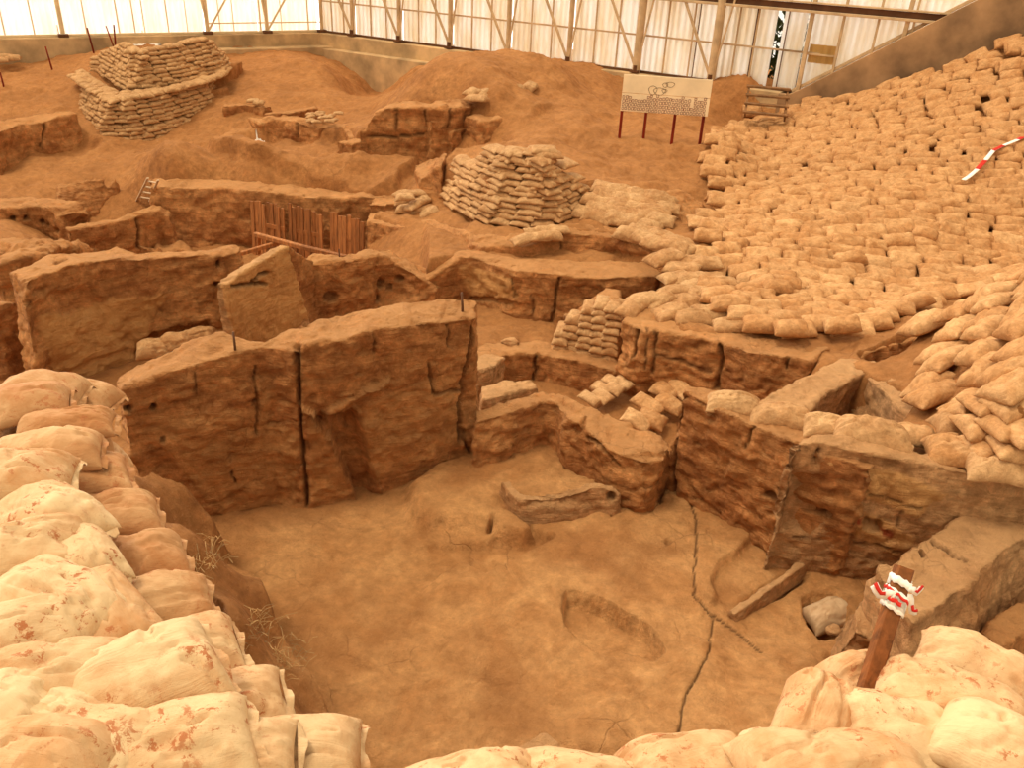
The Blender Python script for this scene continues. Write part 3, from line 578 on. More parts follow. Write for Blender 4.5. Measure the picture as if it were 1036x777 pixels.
STEEL=simple('painted_steel',(214,178,132),.5,3,.08)
DSTEEL=simple('rusty_dark_steel',(110,72,44),.6,3,.1)
def corrugated(name,PF,s0,s1,z0,z1,mat,kind=True,slope=None,off=0.,lab=None,cat=None):
    n=max(6,int((s1-s0)/.028)); ss=np.linspace(s0,s1,n); V=[];Fc=[]
    for th in (0,-.006):
        for s in ss:
            w=.022*math.sin(s*2*math.pi/.19)+off+th
            zb=z0 if slope is None else max(z0,slope(s))
            V+=[PF(s,zb,w),PF(s,z1,w)]
    m=2*n
    for i in range(n-1):
        a=2*i; Fc+=[(a,a+2,a+3,a+1),(m+a,m+a+1,m+a+3,m+a+2)]
    Fc+=[(0,1,m+1,m),(2*n-2,m+2*n-2,m+2*n-1,2*n-1)]
    o=mesh_obj(name,V,Fc,mat,None,True,origin=PF((s0+s1)/2,z0,off))
    if kind:o['kind']='structure'
    if lab: tag(o,lab,cat)
    return o
ZT=9.5
# ramp of the concrete at the right: height of its sloping top as a function of s
r0=onplane(803,97,CR,CE); r1=onplane(1000,-2,CR,CE)
S0=float((r0[:2]-CR[:2])@dR); S1=float((r1[:2]-CR[:2])@dR); slopeR=(r1[2]-r0[2])/(S1-S0)
def ramp_z(s): return ZS if s<S0 else ZS+(s-S0)*slopeR
nodes_px=[(361,36),(408,42),(459,48.5),(517,56),(578,64),(646,73),(721,83)]
NS=[sR(*q) for q in nodes_px]; step=(NS[-1]-NS[0])/6
SE=S1+5
seams=[0.02]+NS
SG0,SG1=sR(775,88),sR(781,90); SP=sR(806,96)
tn=[0]
def trim(mb,mat,lab=None):
    tn[0]+=1; o=mb.build('trim_%d'%tn[0],mat); o['kind']='structure'; return o
edges=[0.03]+NS+[SG0]
for a,b in zip(edges[:-1],edges[1:]): corrugated('wall_right',RP,a+.01,b-.01,ZS,ZT,SHC)
corrugated('wall_right',RP,SG1,S0-.02,ZS,ZT,SHC)
for a in np.arange(S0,SE,2.3): corrugated('wall_right',RP,a,min(a+2.29,SE),ZS,ZT,SHC if a<S0+1 else SHC,slope=ramp_z)
qa,qb=onplane(817,44,CR,CE),onplane(846,66,CR,CE)
corrugated('wall_right',RP,sR(818,55),sR(846,58),qb[2],qa[2],SHY,off=.03)
# rails, girts and battens on the sheets
zg=onplane(610,31,CR,CE)[2]
trim(MB().beam(RP(0,zg,.05),RP(S0,zg,.05),.03,.05),STEEL)
zg2=onplane(835,52,CR,CE)[2]
trim(MB().beam(RP(SG1,zg,.05),RP(SP+.4,zg,.05),.03,.05),STEEL)
for i,(a,b) in enumerate(zip(edges[:-1],edges[1:])):
    for k in (1/3,2/3):
        s=a+(b-a)*k; trim(MB().beam(RP(s,ZS,.045),RP(s,ZT,.045),.05,.03,up=(nR[0],nR[1],0)),STEEL)
trim(MB().beam(RP(0,ZS+.04,.06),RP(S0,ZS+.04,.06),.05,.07),DSTEEL)
trim(MB().beam(RP(S0-.05,ZS+.05,.1),RP(SE,ramp_z(SE)+.05,.1),.1,.09),STEEL)
for u,v in ((700,80),(755,87),(785,92)):
    s=sR(u,v); trim(MB().beam(RP(s,ZS,.05),RP(s,ZT,.05),.03,.02,up=(nR[0],nR[1],0)),DSTEEL)
# steel frame: post, brace and thin rod at each node
for i,s in enumerate(NS):
    big=.2 if i>4 else .12
    trim(MB().tube([RP(s,ZS+.02,.22),RP(s+.02,ZT,.22)],big/1.6,14),STEEL)
    trim(MB().beam(RP(s,ZS+.12,.25),RP(s-step*.98,ZS+4.3,.25),.07,.07),STEEL)
    trim(MB().beam(RP(s+.02,ZS+.12,.27),RP(s+.55,ZS+3.2,.27),.05,.05),STEEL)
    trim(MB().beam(RP(s-.16,ZS+.06,.24),RP(s+.12,ZS+.06,.24),.24,.08).tube([RP(s,ZS+.05,.3),RP(s,ZS+.24,.3)],.07),DSTEEL)
q0,q1=onplane(740,2,CR,CE),onplane(963,18,CR,CE); zb_=(q0[2]+q1[2])/2
zb_=onplane(880,12,CR,CE)[2]
m=MB().beam(RP(NS[-1]-3,zb_+.12,.2),RP(SE,zb_+.12,.2),.22,.04).beam(RP(NS[-1]-3,zb_-.10,.2),RP(SE,zb_-.10,.2),.22,.07)
trim(m,STEEL); trim(MB().beam(RP(NS[-1]-3,zb_,.2),RP(SE,zb_,.2),.04,.18),DSTEEL)
for u,v,w in ((808,92,.11),(843,75,.07),(882,56,.06),(915,40,.11),(923,35,.05)):
    s=sR(u,v); trim(MB().beam(RP(s,ramp_z(s)-.02,.16),RP(s+.05,ZT,.16),w,w,up=(nR[0],nR[1],0)),STEEL)
a,b=onplane(817,54,CR,CE),onplane(846,57,CR,CE)
trim(MB().beam(RP(sR(817,54),a[2],.1),RP(sR(846,57),a[2],.1),.04,.05),STEEL)
# concrete upstand
def prism(name,PF,s0,s1,zt,zb,t0,t1,mat,n=40,ztf=None):
    V=[];Fc=[]
    for s in np.linspace(s0,s1,n):
        z=ztf(s) if ztf else zt
        V+=[PF(s,zb,t0),PF(s,z-.02,t0),PF(s,z,t0+.02),PF(s,z,t1-.02),PF(s,z-.02,t1),PF(s,zb,t1)]
    for i in range(n-1):
        for k in range(6): a=6*i+k;b=6*i+(k+1)%6; Fc.append((a,b,b+6,a+6))
    Fc+=[tuple(range(6)),tuple(range(6*n-1,6*n-7,-1))]
    import bmesh
    o=mesh_obj(name,V,Fc,mat,None,False); bm=bmesh.new(); bm.from_mesh(o.data); bmesh.ops.recalc_face_normals(bm,faces=bm.faces); bm.to_mesh(o.data); bm.free()
    o['kind']='structure'; return o
prism('wall_back',RP,-.3,S0,ZS,.2,-.1,.35,CONC)
prism('wall_back_ramp',RP,S0-.3,SE,0,.2,-.1,.55,CONCR,ztf=lambda s:ramp_z(max(s,S0)))
prism('wall_left',LP,-.3,LL+8,ZS,.2,-.1,.35,CONC)
prism('wall_left_footing',LP,-.3,sL(192,46),1.78,.2,.3,.95,CONC)
prism('wall_back_footing',RP,-.3,sR(470,60)+3,1.72,.2,.3,.7,CONC)
# left wall sheets, bleached by the daylight behind them
ls=[sL(u,37) for u in (322,262,208,145,60,0)]+[LL+4,LL+8]
for a,b in zip(ls[:-1],ls[1:]): corrugated('wall_left',LP,a+.01,b-.01,ZS,ZT,SHW)
LT=simple('pale_steel',(232,200,150),.5,3,.05)
for u,w in ((312,.05),(285,.03),(264,.05),(237,.03),(223,.03),(190,.03),(171,.04),(147,.03),(137,.04),(121,.04),(88,.04),(35,.04),(5,.04)):
    s=sL(u,35); trim(MB().beam(LP(s,ZS,.06),LP(s,ZT,.06),w,.03,up=(nL[0],nL[1],0)),LT)
for u in (324,269,209,63):
    s=sL(u,34); trim(MB().tube([LP(s,ZS,.2),LP(s,ZT,.2)],.07,12),LT if u<300 else STEEL)
    if u not in(63,324): trim(MB().beam(LP(s,ZS+.1,.25),LP(s-2.2,ZS+3.2,.25),.06,.06),LT); trim(MB().beam(LP(s,ZS+.1,.25),LP(s+.35,ZS+3.2,.25),.06,.06),LT)
    trim(MB().beam(LP(s-.15,ZS+.05,.22),LP(s+.15,ZS+.05,.22),.25,.1),DSTEEL)
trim(MB().beam(LP(0,ZS+.04,.08),LP(LL+8,ZS+.04,.08),.06,.08),LT)
trim(MB().beam(LP(0,ZS+.35,.08),LP(sL(208,36),ZS+.35,.08),.03,.04),LT)

# greenery outside, seen through the gap between two sheets
rg=random.Random(3); lf=MB(); sg=(SG0+SG1)/2
for k in range(1500):
    q=Vector(RP(sg+rg.gauss(-.2,.8),ZS-.9+abs(rg.gauss(0,1.5)),-1.6+rg.gauss(0,.45))); dx=Vector((rg.gauss(0,1),rg.gauss(0,1),rg.gauss(0,1))).normalized(); dy=dx.cross(Vector((rg.random(),rg.random(),1))).normalized()
    l=rg.uniform(.1,.2); lf.add([q-dx*l,q+dy*l*.4,q+dx*l,q-dy*l*.4],[(0,1,2,3)])
sh_=lf.build('shrub',simple('dark_leaves',(70,78,40),.8),origin=RP(sg,1.0,-1.6)); tag(sh_,'dark green shrub outside, seen through the gap between two wall sheets','shrub')
st_=MB().tube([RP(sg-.2,.6,-1.6),RP(sg-.15,2.2,-1.6),RP(sg-.25,3.6,-1.7)],.05,8,[.06,.04,.02]).build('stem',simple('bark',(90,64,40),.9)); st_.parent=sh_; st_.matrix_parent_inverse=Matrix.Translation(-sh_.location)
# ---------------------------------------------------------------- sandbags
def bag_mat(name,base,dirt,amt,speck=0.,wv=True):
    t=NT(name); p=t.pos(); po=t.pos(obj=True); r=t.n('ShaderNodeObjectInfo').outputs['Random']
    c=t.mix(t.ramp(t.noise(p,.9,3,.5),[(.35,K1),(.65,W1)]),srgb(*[int(x*.94) for x in base]),srgb(*base))
    f=t.ramp(t.math('ADD',t.noise(p,3.2,7,.68,.6),t.math('MULTIPLY',t.math('SUBTRACT',r,.5),.12)),[(.62-amt*.45,K1),(.78-amt*.25,W1)])
    c=t.mix(t.math('MULTIPLY',f,.8),c,srgb(*dirt))
    c=t.mix(t.math('MULTIPLY',t.ramp(r,[(0,K1),(1,W1)]),.25),c,srgb(*dirt))
    if not wv: c=t.mix(.75,c,t.ramp(t.noise(p,11,8,.75,.8),[(.34,(.60,.56,.52,1)),(.64,(1.16,1.16,1.17,1))]),'MULTIPLY')
    if speck:
        sc=t.noise(t.pos((1,1,1)),16,6,.75,.3); m=t.math('MULTIPLY',t.ramp(sc,[(.55,K1),(.60,W1)]),t.ramp(t.noise(p,3.3,3),[(.44,K1),(.56,W1)]))
        c=t.mix(t.math('MULTIPLY',m,speck),c,srgb(168,104,62))
    mp=t.n('ShaderNodeMapping'); mp.inputs['Scale'].default_value=(3,13,6); t.l(po,mp.inputs[0])
    h=t.math('ADD',t.math('MULTIPLY',t.noise(mp.outputs[0],1,4,.6,1.2),.7),t.math('MULTIPLY',t.noise(p,45,3),.2)) if wv else t.math('ADD',t.noise(p,8,8,.7,1.0),t.math('MULTIPLY',t.noise(p,30,4,.7),.5))
    nr=t.bump(h,.55,.03 if wv else .05)
    if wv:
        w1=t.n('ShaderNodeTexWave',wave_type='BANDS',bands_direction='X'); w1.inputs['Scale'].default_value=55; t.l(po,w1.inputs[0])
        w2=t.n('ShaderNodeTexWave',wave_type='BANDS',bands_direction='Y'); w2.inputs['Scale'].default_value=55; t.l(po,w2.inputs[0])
        nr=t.bump(t.math('MULTIPLY',w1.outputs['Fac'],w2.outputs['Fac']),.25,.003,nr)
    return t.done(c,nr,.8)
BAGW=bag_mat('white_woven_bag',(216,182,134),(184,128,78),.42,1.0); BAGD=bag_mat('dirty_woven_bag',(206,162,112),(170,112,64),.62,.7)
BAGP=bag_mat('pale_bag',(200,154,102),(170,120,74),.45,0,False); BAGM=bag_mat('beige_bag',(206,160,108),(166,114,66),.55,0,False); BAGS=bag_mat('dusty_bag',(218,168,112),(176,120,68),.58,0,False)
def bag_shape(L,Wd,T,nx,ny,seed,wr=1.0,flat=.55):
    s=np.linspace(-1,1,nx); t=np.linspace(-1,1,ny); s=np.sign(s)*(1-(1-np.abs(s))**1.25); t=np.sign(t)*(1-(1-np.abs(t))**1.25)
    S,Tt=np.meshgrid(s,t,indexing='ij'); rng=np.random.RandomState(seed)
    a1,a2=rng.uniform(.02,.09,2)
    X=L/2*S*(1-a1*(1-Tt**2)*np.abs(S)**3+.0*S); Y=Wd/2*Tt*(1-a2*(1-S**2)-.05*np.abs(S)**6)
    e=np.clip((1-np.abs(S)**3.2)*(1-np.abs(Tt)**2.6),0,1)**.5
    p=np.stack([X.ravel(),Y.ravel(),np.zeros(X.size)],1)
    big=fbm(p*4+seed*7.1,4,seed%97)*.2*T
    fold=ridged(np.stack([p[:,0]*3.0,p[:,1]*16,p[:,0]*0],1)+seed,2,seed%53)*np.abs(S.ravel())**2.5*.10*T*wr
    cre=-sstep(1.0,1.4,ridged((p+fbm(p*3,2,5)[:,None]*.1)*np.array([3.,8.,1])+seed*3.3,3,seed%71))*.12*T*wr
    up=(T*(1-flat*.5))*e.ravel()+ (big+fold+cre)*e.ravel()**.5
    lo=-(T*flat*.5)*e.ravel()**.6+big*.2
    rim=((np.abs(S)>.9999)|(np.abs(Tt)>.9999)).ravel()
    wv_=fbm(p*7+seed,2,5)*.012*wr
    top=p.copy(); top[:,2]=np.where(rim,wv_,up); bot=p.copy(); bot[:,2]=lo; 
    idx=np.full(X.size,-1); idx[~rim]=np.arange((~rim).sum())+X.size; idx[rim]=np.nonzero(rim)[0]
    V=np.vstack([top,bot[~rim]])
    i=(np.arange(nx-1)[:,None]*ny+np.arange(ny-1)).ravel(); q=np.stack([i,i+ny,i+ny+1,i+1],1)
    return V,np.vstack([q,idx[q][:,::-1]])
VAR={}
def variant(key,L,Wd,T,nx,ny,n=6):
    if key not in VAR: VAR[key]=[bag_shape(L,Wd,T,nx,ny,11*k+len(VAR)*101+3) for k in range(n)]
    return VAR[key]
CAND=[]   # (size in picture, variant key, idx, matrix, scale, material, label, group)
LB={}
def put(key,vi,c,a,nrm,sc,mat,label,group):
    a=Vector(a);n=Vector(nrm).normalized(); a=(a-n*a.dot(n)).normalized(); b=n.cross(a)
    M=Matrix(((a.x*sc[0],b.x*sc[1],n.x*sc[2],c[0]),(a.y*sc[0],b.y*sc[1],n.y*sc[2],c[1]),(a.z*sc[0],b.z*sc[1],n.z*sc[2],c[2]),(0,0,0,1)))
    dist=math.dist(c,(0,0,H)); CAND.append((VAR_SIZE[key]*sc[0]*sc[1]/dist**2,key,vi,M,mat,label,group))
VAR_SIZE={}
def mk(key,L,Wd,T,nx,ny): variant(key,L,Wd,T,nx,ny); VAR_SIZE[key]=L*Wd
mk('std',.60,.38,.17,26,18); mk('lo',.60,.38,.17,20,14); mk('sm',.46,.30,.135,16,10)
R=random.Random(7)
def course_wall(base,rows,L,T,key,mat,label,group,setback=.03,depth=1,zoff=0,trim_=None,jz=.02,capflat=True,sag=0.,Wd=.38):
    """courses of bags laid along a line of base points (x,y,z)"""
    B=resample(base,120); d=np.r_[0,np.cumsum(np.hypot(*np.diff(B[:,:2],axis=0).T))]; tot=d[-1]
    for r in range(rows):
        s=R.uniform(-.5,0)*L
        lo,hi=(0,tot) if trim_ is None else trim_(r,tot)
        s+=lo
        while s<hi-L*.2:
            l=L*R.uniform(.82,1.12); m=s+l/2
            if m<lo or m>hi: s+=l; continue
            x,y,z=(np.interp(m,d,B[:,k]) for k in range(3)); x2,y2=(np.interp(m+.05,d,B[:,k]) for k in range(2))
            tx=Vector((x2-x,y2-y,0)); tx=tx.normalized() if tx.length>1e-6 else Vector((1,0,0)); nn=Vector((-tx.y,tx.x,0)); nn=nn if nn.dot(Vector((x,y,0)))>0 else -nn
            c=Vector((x,y,z+zoff))+nn*(setback*r+R.uniform(-.03,.03)+Wd*.3)+Vector((0,0,T*(r+.45)+R.uniform(-jz,jz)-sag*math.sin(m*2.2+1)*r/rows))
            a=tx+Vector((0,0,R.uniform(-.10,.10))); n=Vector((0,0,1))-nn*R.uniform(0.05,.25)
            put(key,R.randrange(6),c,a,n,(l/VARL[key],R.uniform(.9,1.1),T/VART[key]*R.uniform(1.0,1.2)),mat,label,group); s+=l*.94
VARL={'std':.6,'lo':.6,'sm':.46}; VART={'std':.17,'lo':.17,'sm':.135}
def gh(x,y): return float(ground_h(np.array([x]),np.array([y]),False)[0])
def gnorm(x,y,e=.25):
    zx=(gh(x+e,y)-gh(x-e,y))/(2*e); zy=(gh(x,y+e)-gh(x,y-e))/(2*e); return Vector((-zx,-zy,1)).normalized()
def field(poly,ang,key,mat,label,group,pa=.56,pb=.30,size=1.,holes=(),lift=.03,zadd=None,skip=0.,curve=0.,stag=.5,xr=None,th=1.,world=False):
    """bags laid in rows on the ground inside an outline surveyed on the photograph"""
    W_=[]
    for (u,v,z) in poly: W_.append((u,v,z) if world else P(u,v,z))
    W_=np.array(W_); ca,sa=math.cos(ang),math.sin(ang)
    A_=W_[:,0]*ca+W_[:,1]*sa; B_=-W_[:,0]*sa+W_[:,1]*ca
    b=B_.min()-.2; k=0; pts=[]
    xs=[];rows=[]
    while b<B_.max()+.2:
        a=A_.min()-.5+(k%2)*pa*stag+R.uniform(-.05,.05)
        am=(A_.min()+A_.max())/2
        stepb=pb
        while a<A_.max()+.5:
            bb=b+curve*(a-am)**2
            x=a*ca-bb*sa; y=a*sa+bb*ca
            xs.append((x+R.uniform(-.05,.05),y+R.uniform(-.03,.03),k)); a+=pa*R.uniform(.9,1.1)
        # closer rows where the slope is steep
        ysl=np.array([[x_,y_] for x_,y_,kk in xs if kk==k])
        if len(ysl):
            ins=inpoly(ysl[:,0],ysl[:,1],W_[:,:2])
            if ins.any():
                q=ysl[ins]; e=.3; dz=(ground_h(q[:,0]-sa*e,q[:,1]+ca*e,False)-ground_h(q[:,0]+sa*e,q[:,1]-ca*e,False))/(2*e)
                stepb=pb/math.sqrt(1+float(np.median(np.abs(dz)))**2)
        b+=stepb;k+=1
    xs=np.array(xs); ins=inpoly(xs[:,0],xs[:,1],W_[:,:2]); xs=xs[ins]
    zz_=ground_h(xs[:,0],xs[:,1],False); e=.3
    zx=(ground_h(xs[:,0]+e,xs[:,1],False)-ground_h(xs[:,0]-e,xs[:,1],False))/(2*e); zy=(ground_h(xs[:,0],xs[:,1]+e,False)-ground_h(xs[:,0],xs[:,1]-e,False))/(2*e)
    zx=np.clip(zx,-.55,.55);zy=np.clip(zy,-.6,.6)
    for i in range(len(xs)):
        if R.random()<skip: continue
        x,y=xs[i,:2]; n=Vector((-zx[i],-zy[i],1)).normalized(); a=Vector((ca,sa,0))
        bdir=Vector((-sa,ca,0)); n=(n-bdir*lift*5+Vector((R.uniform(-.14,.14),R.uniform(-.14,.14),0))).normalized()
        a=a+Vector((R.uniform(-.12,.12),R.uniform(-.2,.2)*(3 if R.random()<.12 else 1),0))
        c=Vector((x,y,zz_[i]+.05+R.uniform(-.02,.04)+.13*((xs[i,2]+3*math.sin(x*.9))%6)/6))
        put(key,R.randrange(6),c,a,n,(size*R.uniform(.82,1.2),size*R.uniform(.85,1.2),size*th*R.uniform(.75,1.3)),mat,label,group)
# core of earth behind each bag wall, so that it stands on its own
# 1 domed pile at the left back
lowb=PW([(70,120,.45),(88,136,.4),(104,147,.35),(140,146,.38),(180,137,.45),(222,122,.55),(228,112,.6)])
TL=.105
course_wall(lowb,11,.42,TL,'sm',BAGP,'small beige sandbag in the domed two-tier pile at the left back','bags of the domed pile at the left back',.035,Wd=.3,
   trim_=lambda r,t:(0 if r<4 else max(0,t*.12-r*.02),t))
# flat step between the tiers
def lerpP(a,b,t): return a+(b-a)*t
lt_=[(x,y+.35,z+TL*11) for x,y,z in lowb]
for j in range(3):
    course_wall([(x,y+.28*j+.1,z) for x,y,z in lt_],1,.42,TL,'sm',BAGP,'small beige sandbag in the domed two-tier pile at the left back','bags of the domed pile at the left back',0,Wd=.3,zoff=-.05)
up=[(x+.35 if i<3 else x-.1,y+1.15,z-.05) for i,(x,y,z) in enumerate(lt_)]
course_wall(up,10,.42,TL,'sm',BAGP,'small beige sandbag in the domed two-tier pile at the left back','bags of the domed pile at the left back',.05,Wd=.3,
   trim_=lambda r,t:(-t*.10+t*.34*(r/10)**1.5,t*.98-t*.22*(r/10)**2.6))
block('earth_bank','earth core inside the domed bag pile','earth bank',[(q[0],q[1]+.75,1.3) for q in lowb[1:-1]],[(q[0],q[1]+1.6,1.4) for q in lowb[1:-1]],.2,vox=.12,rough=.02,Aw=True,mat=SOIL)
upc=up[1:-1]
block('earth_bank','earth core inside the upper tier of the domed bag pile','earth bank',[(q[0],q[1]+.8,1.7) if i in (0,4) else (q[0],q[1]+.8,2.1) for i,q in enumerate(upc)],[(q[0],q[1]+1.6,1.9) for q in upc],.2,vox=.12,rough=.02,Aw=True,mat=SOIL)
# 2 sandbag wall in the middle
course_wall([tuple(q) for q in BWB],13,.5,.105,'std',BAGM,'sandbag built into the steep bag wall in the middle of the dig','bags of the steep middle wall',.04,
   trim_=lambda r,t:(0 if r<9 else t*(.22+.02*(r-9)), t*.99 if r<6 else (t*.93 if r<8 else t*(.92-.05*(r-8)))),jz=.012)
# 3 patch of bags right of the wall
L3='sandbag in the sloping patch between the steep bag wall and the dark pitted bank'
def loose(lst,key,mat,label,group,size=1.,cat=None,th=1.):
    for (u,v,z,yaw,s) in lst:
        x,y,_=P(u,v,z); n=gnorm(x,y) if abs(gh(x,y)-z)<.25 and gnorm(x,y).z>.8 else Vector((0,0,1)); n=(n+Vector((R.uniform(-.15,.15),R.uniform(-.2,.05),0))).normalized()
        put(key,R.randrange(6),(x,y,z),Vector((math.cos(math.radians(yaw)),math.sin(math.radians(yaw)),0)),n,(s*size*R.uniform(.9,1.1),s*size,s*size*th),mat,label,group)
def fieldz(poly,nrow,ncol,key,mat,label,group,size=1.,th=1.,jit=.04,yawj=12,n0=(0,-.15,1)):
    """rows of bags over a quadrilateral patch (corners given with their heights)"""
    A_,B_,C_,D_=[np.array(P(*q)) for q in poly]
    for i in range(nrow):
        for j in range(ncol):
            s=(i+.5)/nrow; t=(j+.5+(.25 if i%2 else -.25))/ncol; t=min(max(t,.02),.98)
            p=(A_*(1-t)+B_*t)*(1-s)+(D_*(1-t)+C_*t)*s
            a=((B_-A_)*(1-s)+(C_-D_)*s); a=Vector(a).normalized(); bd=Vector(((D_-A_)*(1-t)+(C_-B_)*t)).normalized()
            n=a.cross(bd); n=n if n.z>0 else -n; n=(n+Vector((R.uniform(-.08,.08),-.12,0))).normalized()
            w=math.radians(R.uniform(-yawj,yawj)); a=(a*math.cos(w)+n.cross(a)*math.sin(w))
            put(key,R.randrange(6),(p[0]+R.uniform(-jit,jit),p[1]+R.uniform(-jit,jit),p[2]+.05+R.uniform(-.01,.03)),a,n,(size*R.uniform(.88,1.1),size*R.uniform(.9,1.1),size*th*R.uniform(.85,1.2)),mat,label,group)
fieldz([(588,222,1.03),(664,238,1.02),(682,205,1.3),(610,192,1.4)],5,6,'std',BAGM,L3,'bags of the sloping patch')
fieldz([(632,243,1.03),(690,262,1.0),(694,250,1.05),(640,232,1.1)],2,4,'std',BAGM,L3,'bags of the sloping patch',1.0)
loose([(530,243,.95,25,1),(545,241,.97,20,1),(558,239,1.0,10,1),(566,233,1.05,15,.9),(540,236,1.02,30,.9),(553,234,1.03,20,.9)],'sm',BAGM,'pale sandbag lying on the terrace edge below the steep bag wall','bags on the terrace edge')
loose([(408,197,.75,60,.8),(418,196,.85,20,.8),(412,204,.65,10,.9),(424,205,.68,30,.9),(414,212,.6,-10,.9),(428,213,.6,10,.9),(434,216,.6,20,.8),(420,208,.72,50,.8),(410,200,.9,10,.7)],'std',BAGM,'pale sandbag in the small tumbled heap left of the steep bag wall','bags in the small tumbled heap')
loose([(482+k*7.2,99.5-k*1.1+R.uniform(-1.5,1.5),2.3,R.uniform(-40,60),.9) for k in range(9)]+[(478,94,2.4,60,.9),(493,93,2.4,40,.9),(508,92,2.42,30,.9),(523,90,2.42,50,.9),(536,88,2.42,70,.9)],'std',BAGM,'pale sandbag in the row on top of the ruined upper wall','bags on the upper wall')
loose([(312+R.uniform(0,36),114+R.uniform(0,10),1.55,R.uniform(0,90),.55) for k in range(14)],'sm',BAGM,'small pale bag in the heap on the low ruined wall','bags on the low ruined wall')
loose([(256,102,1.35,10,.8),(262,104,1.35,0,.8)],'sm',BAGM,'small pale bag on the ground behind the low ruined wall','bags behind the low ruined wall')
loose([(5,58,1.7,20,.9),(12,60,1.7,20,.9),(2,62,1.65,10,.9)],'std',BAGM,'flat beige sandbag on the bank at the far left edge','bags at the far left edge')
# 4 little stepped stack beside the long cut wall: bags seen end-on
for k,(u,v,rows) in enumerate([(569,357,3),(581,358,5),(594,362,7),(607,365,8),(620,368,8)]):
    x,y,_=P(u,v,-.15)
    for r in range(rows):
        put('std',R.randrange(6),(x+R.uniform(-.02,.02),y+.22+.03*r,-.1+.112*r+R.uniform(-.01,.01)),Vector((.25+R.uniform(-.1,.1),1,R.uniform(-.04,.1))),Vector((0,-.1,1)),(.8*R.uniform(.9,1.1),.78,.8),BAGM,'sandbag in the stepped stack beside the long cut wall','bags of the stepped stack')
# 5 bag edgings of the ramp behind the room
fieldz([(592,408,-.25),(602,414,-.25),(646,380,.0),(638,374,.0)],8,1,'sm',BAGM,'pale sandbag edging the left side of the earth ramp behind the room','bags edging the ramp, left',.75,.9)
fieldz([(636,432,-.2),(656,440,-.25),(694,398,.0),(676,386,.0)],6,1,'std',BAGS,'sandbag edging the right side of the earth ramp behind the room','bags edging the ramp, right',.8)
block('earth_ramp','flat earth ramp running down between two bag edgings behind the room','earth ramp',[(596,416,-.35),(618,398,-.28),(646,376,-.1)],[(656,442,-.35),(672,420,-.28),(694,394,-.1)],-.7,vox=.05,rough=.03,mat=SOIL)
block('earth_bank','earth core behind the stepped stack of bags','earth bank',[(P(u,v,-.15)[0],P(u,v,-.15)[1]+.4,z) for u,v,z in [(575,357,.3),(591,361,.6),(606,364,.75),(624,366,.8)]],.6,-.3,vox=.08,rough=.03,Aw=True)
# 6 column of bags going down to the long cut wall
L6='pale sandbag in the column of bags where the slope meets the layered terrace'
loose([(673,262,1.05,30,1.15),(686,250,1.05,10,1),(690,272,1.0,-20,1),(700,265,1.0,10,1),(712,268,1.0,0,1),(684,282,.95,20,1.0),(697,284,.95,5,1.),(705,290,.95,0,1),(688,297,.92,15,1.05),(714,300,.93,10,1.15),(692,308,.9,0,1.1),(716,284,.95,5,1.05),(728,288,.95,5,1),(666,306,.93,40,1),(640,312,.9,60,1),(652,305,.95,20,1),(700,322,.9,10,1.1),(680,318,.9,20,1.1),(722,318,.9,10,1.1),(742,330,.9,0,1.1),(745,312,.92,10,1.1)],'std',BAGM,L6,'bags of the column by the terrace')
# 7 the great slope at the right
G7='bags covering the great right-hand slope'
Z7=[P(720,150,1.72),P(728,132,1.72)]+[tuple(T_) for T_,B_ in SLOPE[::-1]]+[(B_[0]-.1,B_[1]-1.3,B_[2]) for T_,B_ in SLOPE[:4]]+[P(862,345,1.0),P(820,350,.97),P(760,340,.95),P(722,318,.92),P(712,286,.95),P(704,250,.98),P(712,232,.95),P(722,205,1.1),P(716,180,1.35)]
field(Z7,math.radians(-10),'lo',BAGS,'dusty sandbag in the great bag-covered slope at the right',G7,pa=.5,pb=.265,size=.92,lift=.07,curve=.004,th=1.05,world=True)
# 8 near bank of large bags at the right edge
G8='bags covering the near bank at the right edge'
Z8=[(1060,280,2.4),(1036,284,2.3),(1000,302,2.0),(960,322,1.6),(925,340,1.3),(940,372,1.4),(925,408,1.3),(945,436,1.35),(1000,458,1.5),(1045,470,1.6),(1080,460,1.8),(1100,330,2.9)]
field(Z8,math.radians(20),'std',BAGS,'large dusty sandbag on the near bank at the right edge',G8,pa=.56,pb=.29,size=1.05,lift=.02)
loose([(985,418,1.75,15,1.1),(1008,412,1.95,10,1.1),(1030,408,2.1,20,1.1),(1000,436,1.75,5,1.15),(1026,434,1.9,12,1.15),(1034,456,1.75,0,1.1),(1010,455,1.65,8,1.1),(1050,440,1.95,10,1.1)],'std',BAGS,'large dusty sandbag on the near bank at the right edge',G8)
# emit: the 300 that show largest as objects of their own, the rest as one mass
CAND.sort(key=lambda q:-q[0])
meshes={}
NI=300-45
for (_,key,vi,M,mat,label,group) in CAND[:NI]:
    k=(key,vi,mat.name)
    if k not in meshes:
        V,Fc=VAR[key][vi]; o=mesh_obj('sandbag',V,Fc,mat); meshes[k]=o.data
    else: o=D.objects.new('sandbag',meshes[k]); COL.objects.link(o)
    o.matrix_world=M; tag(o,label,'sandbag',group)
for mat in (BAGP,BAGM,BAGS):
    rest=[c for c in CAND[NI:] if c[4] is mat]
    if not rest: continue
    VV=[];FF=[];n=0
    for (_,key,vi,M,_m,_l,_g) in rest:
        V,Fc=VAR[key][vi]; Mn=np.array(M); VV.append(V@Mn[:3,:3].T+Mn[:3,3]); FF.append(Fc+n); n+=len(V)
    V=np.vstack(VV);Fc=np.vstack(FF)
    o=mesh_obj('sandbag_mass',V,Fc,mat); o['kind']='stuff'; tag(o,{'pale_bag':'mass of small beige sandbags of the domed pile','beige_bag':'mass of pale sandbags in the middle distance','dusty_bag':'mass of dusty sandbags covering the great slope'}[mat.name],'sandbags')
print('BAGS',len(CAND))
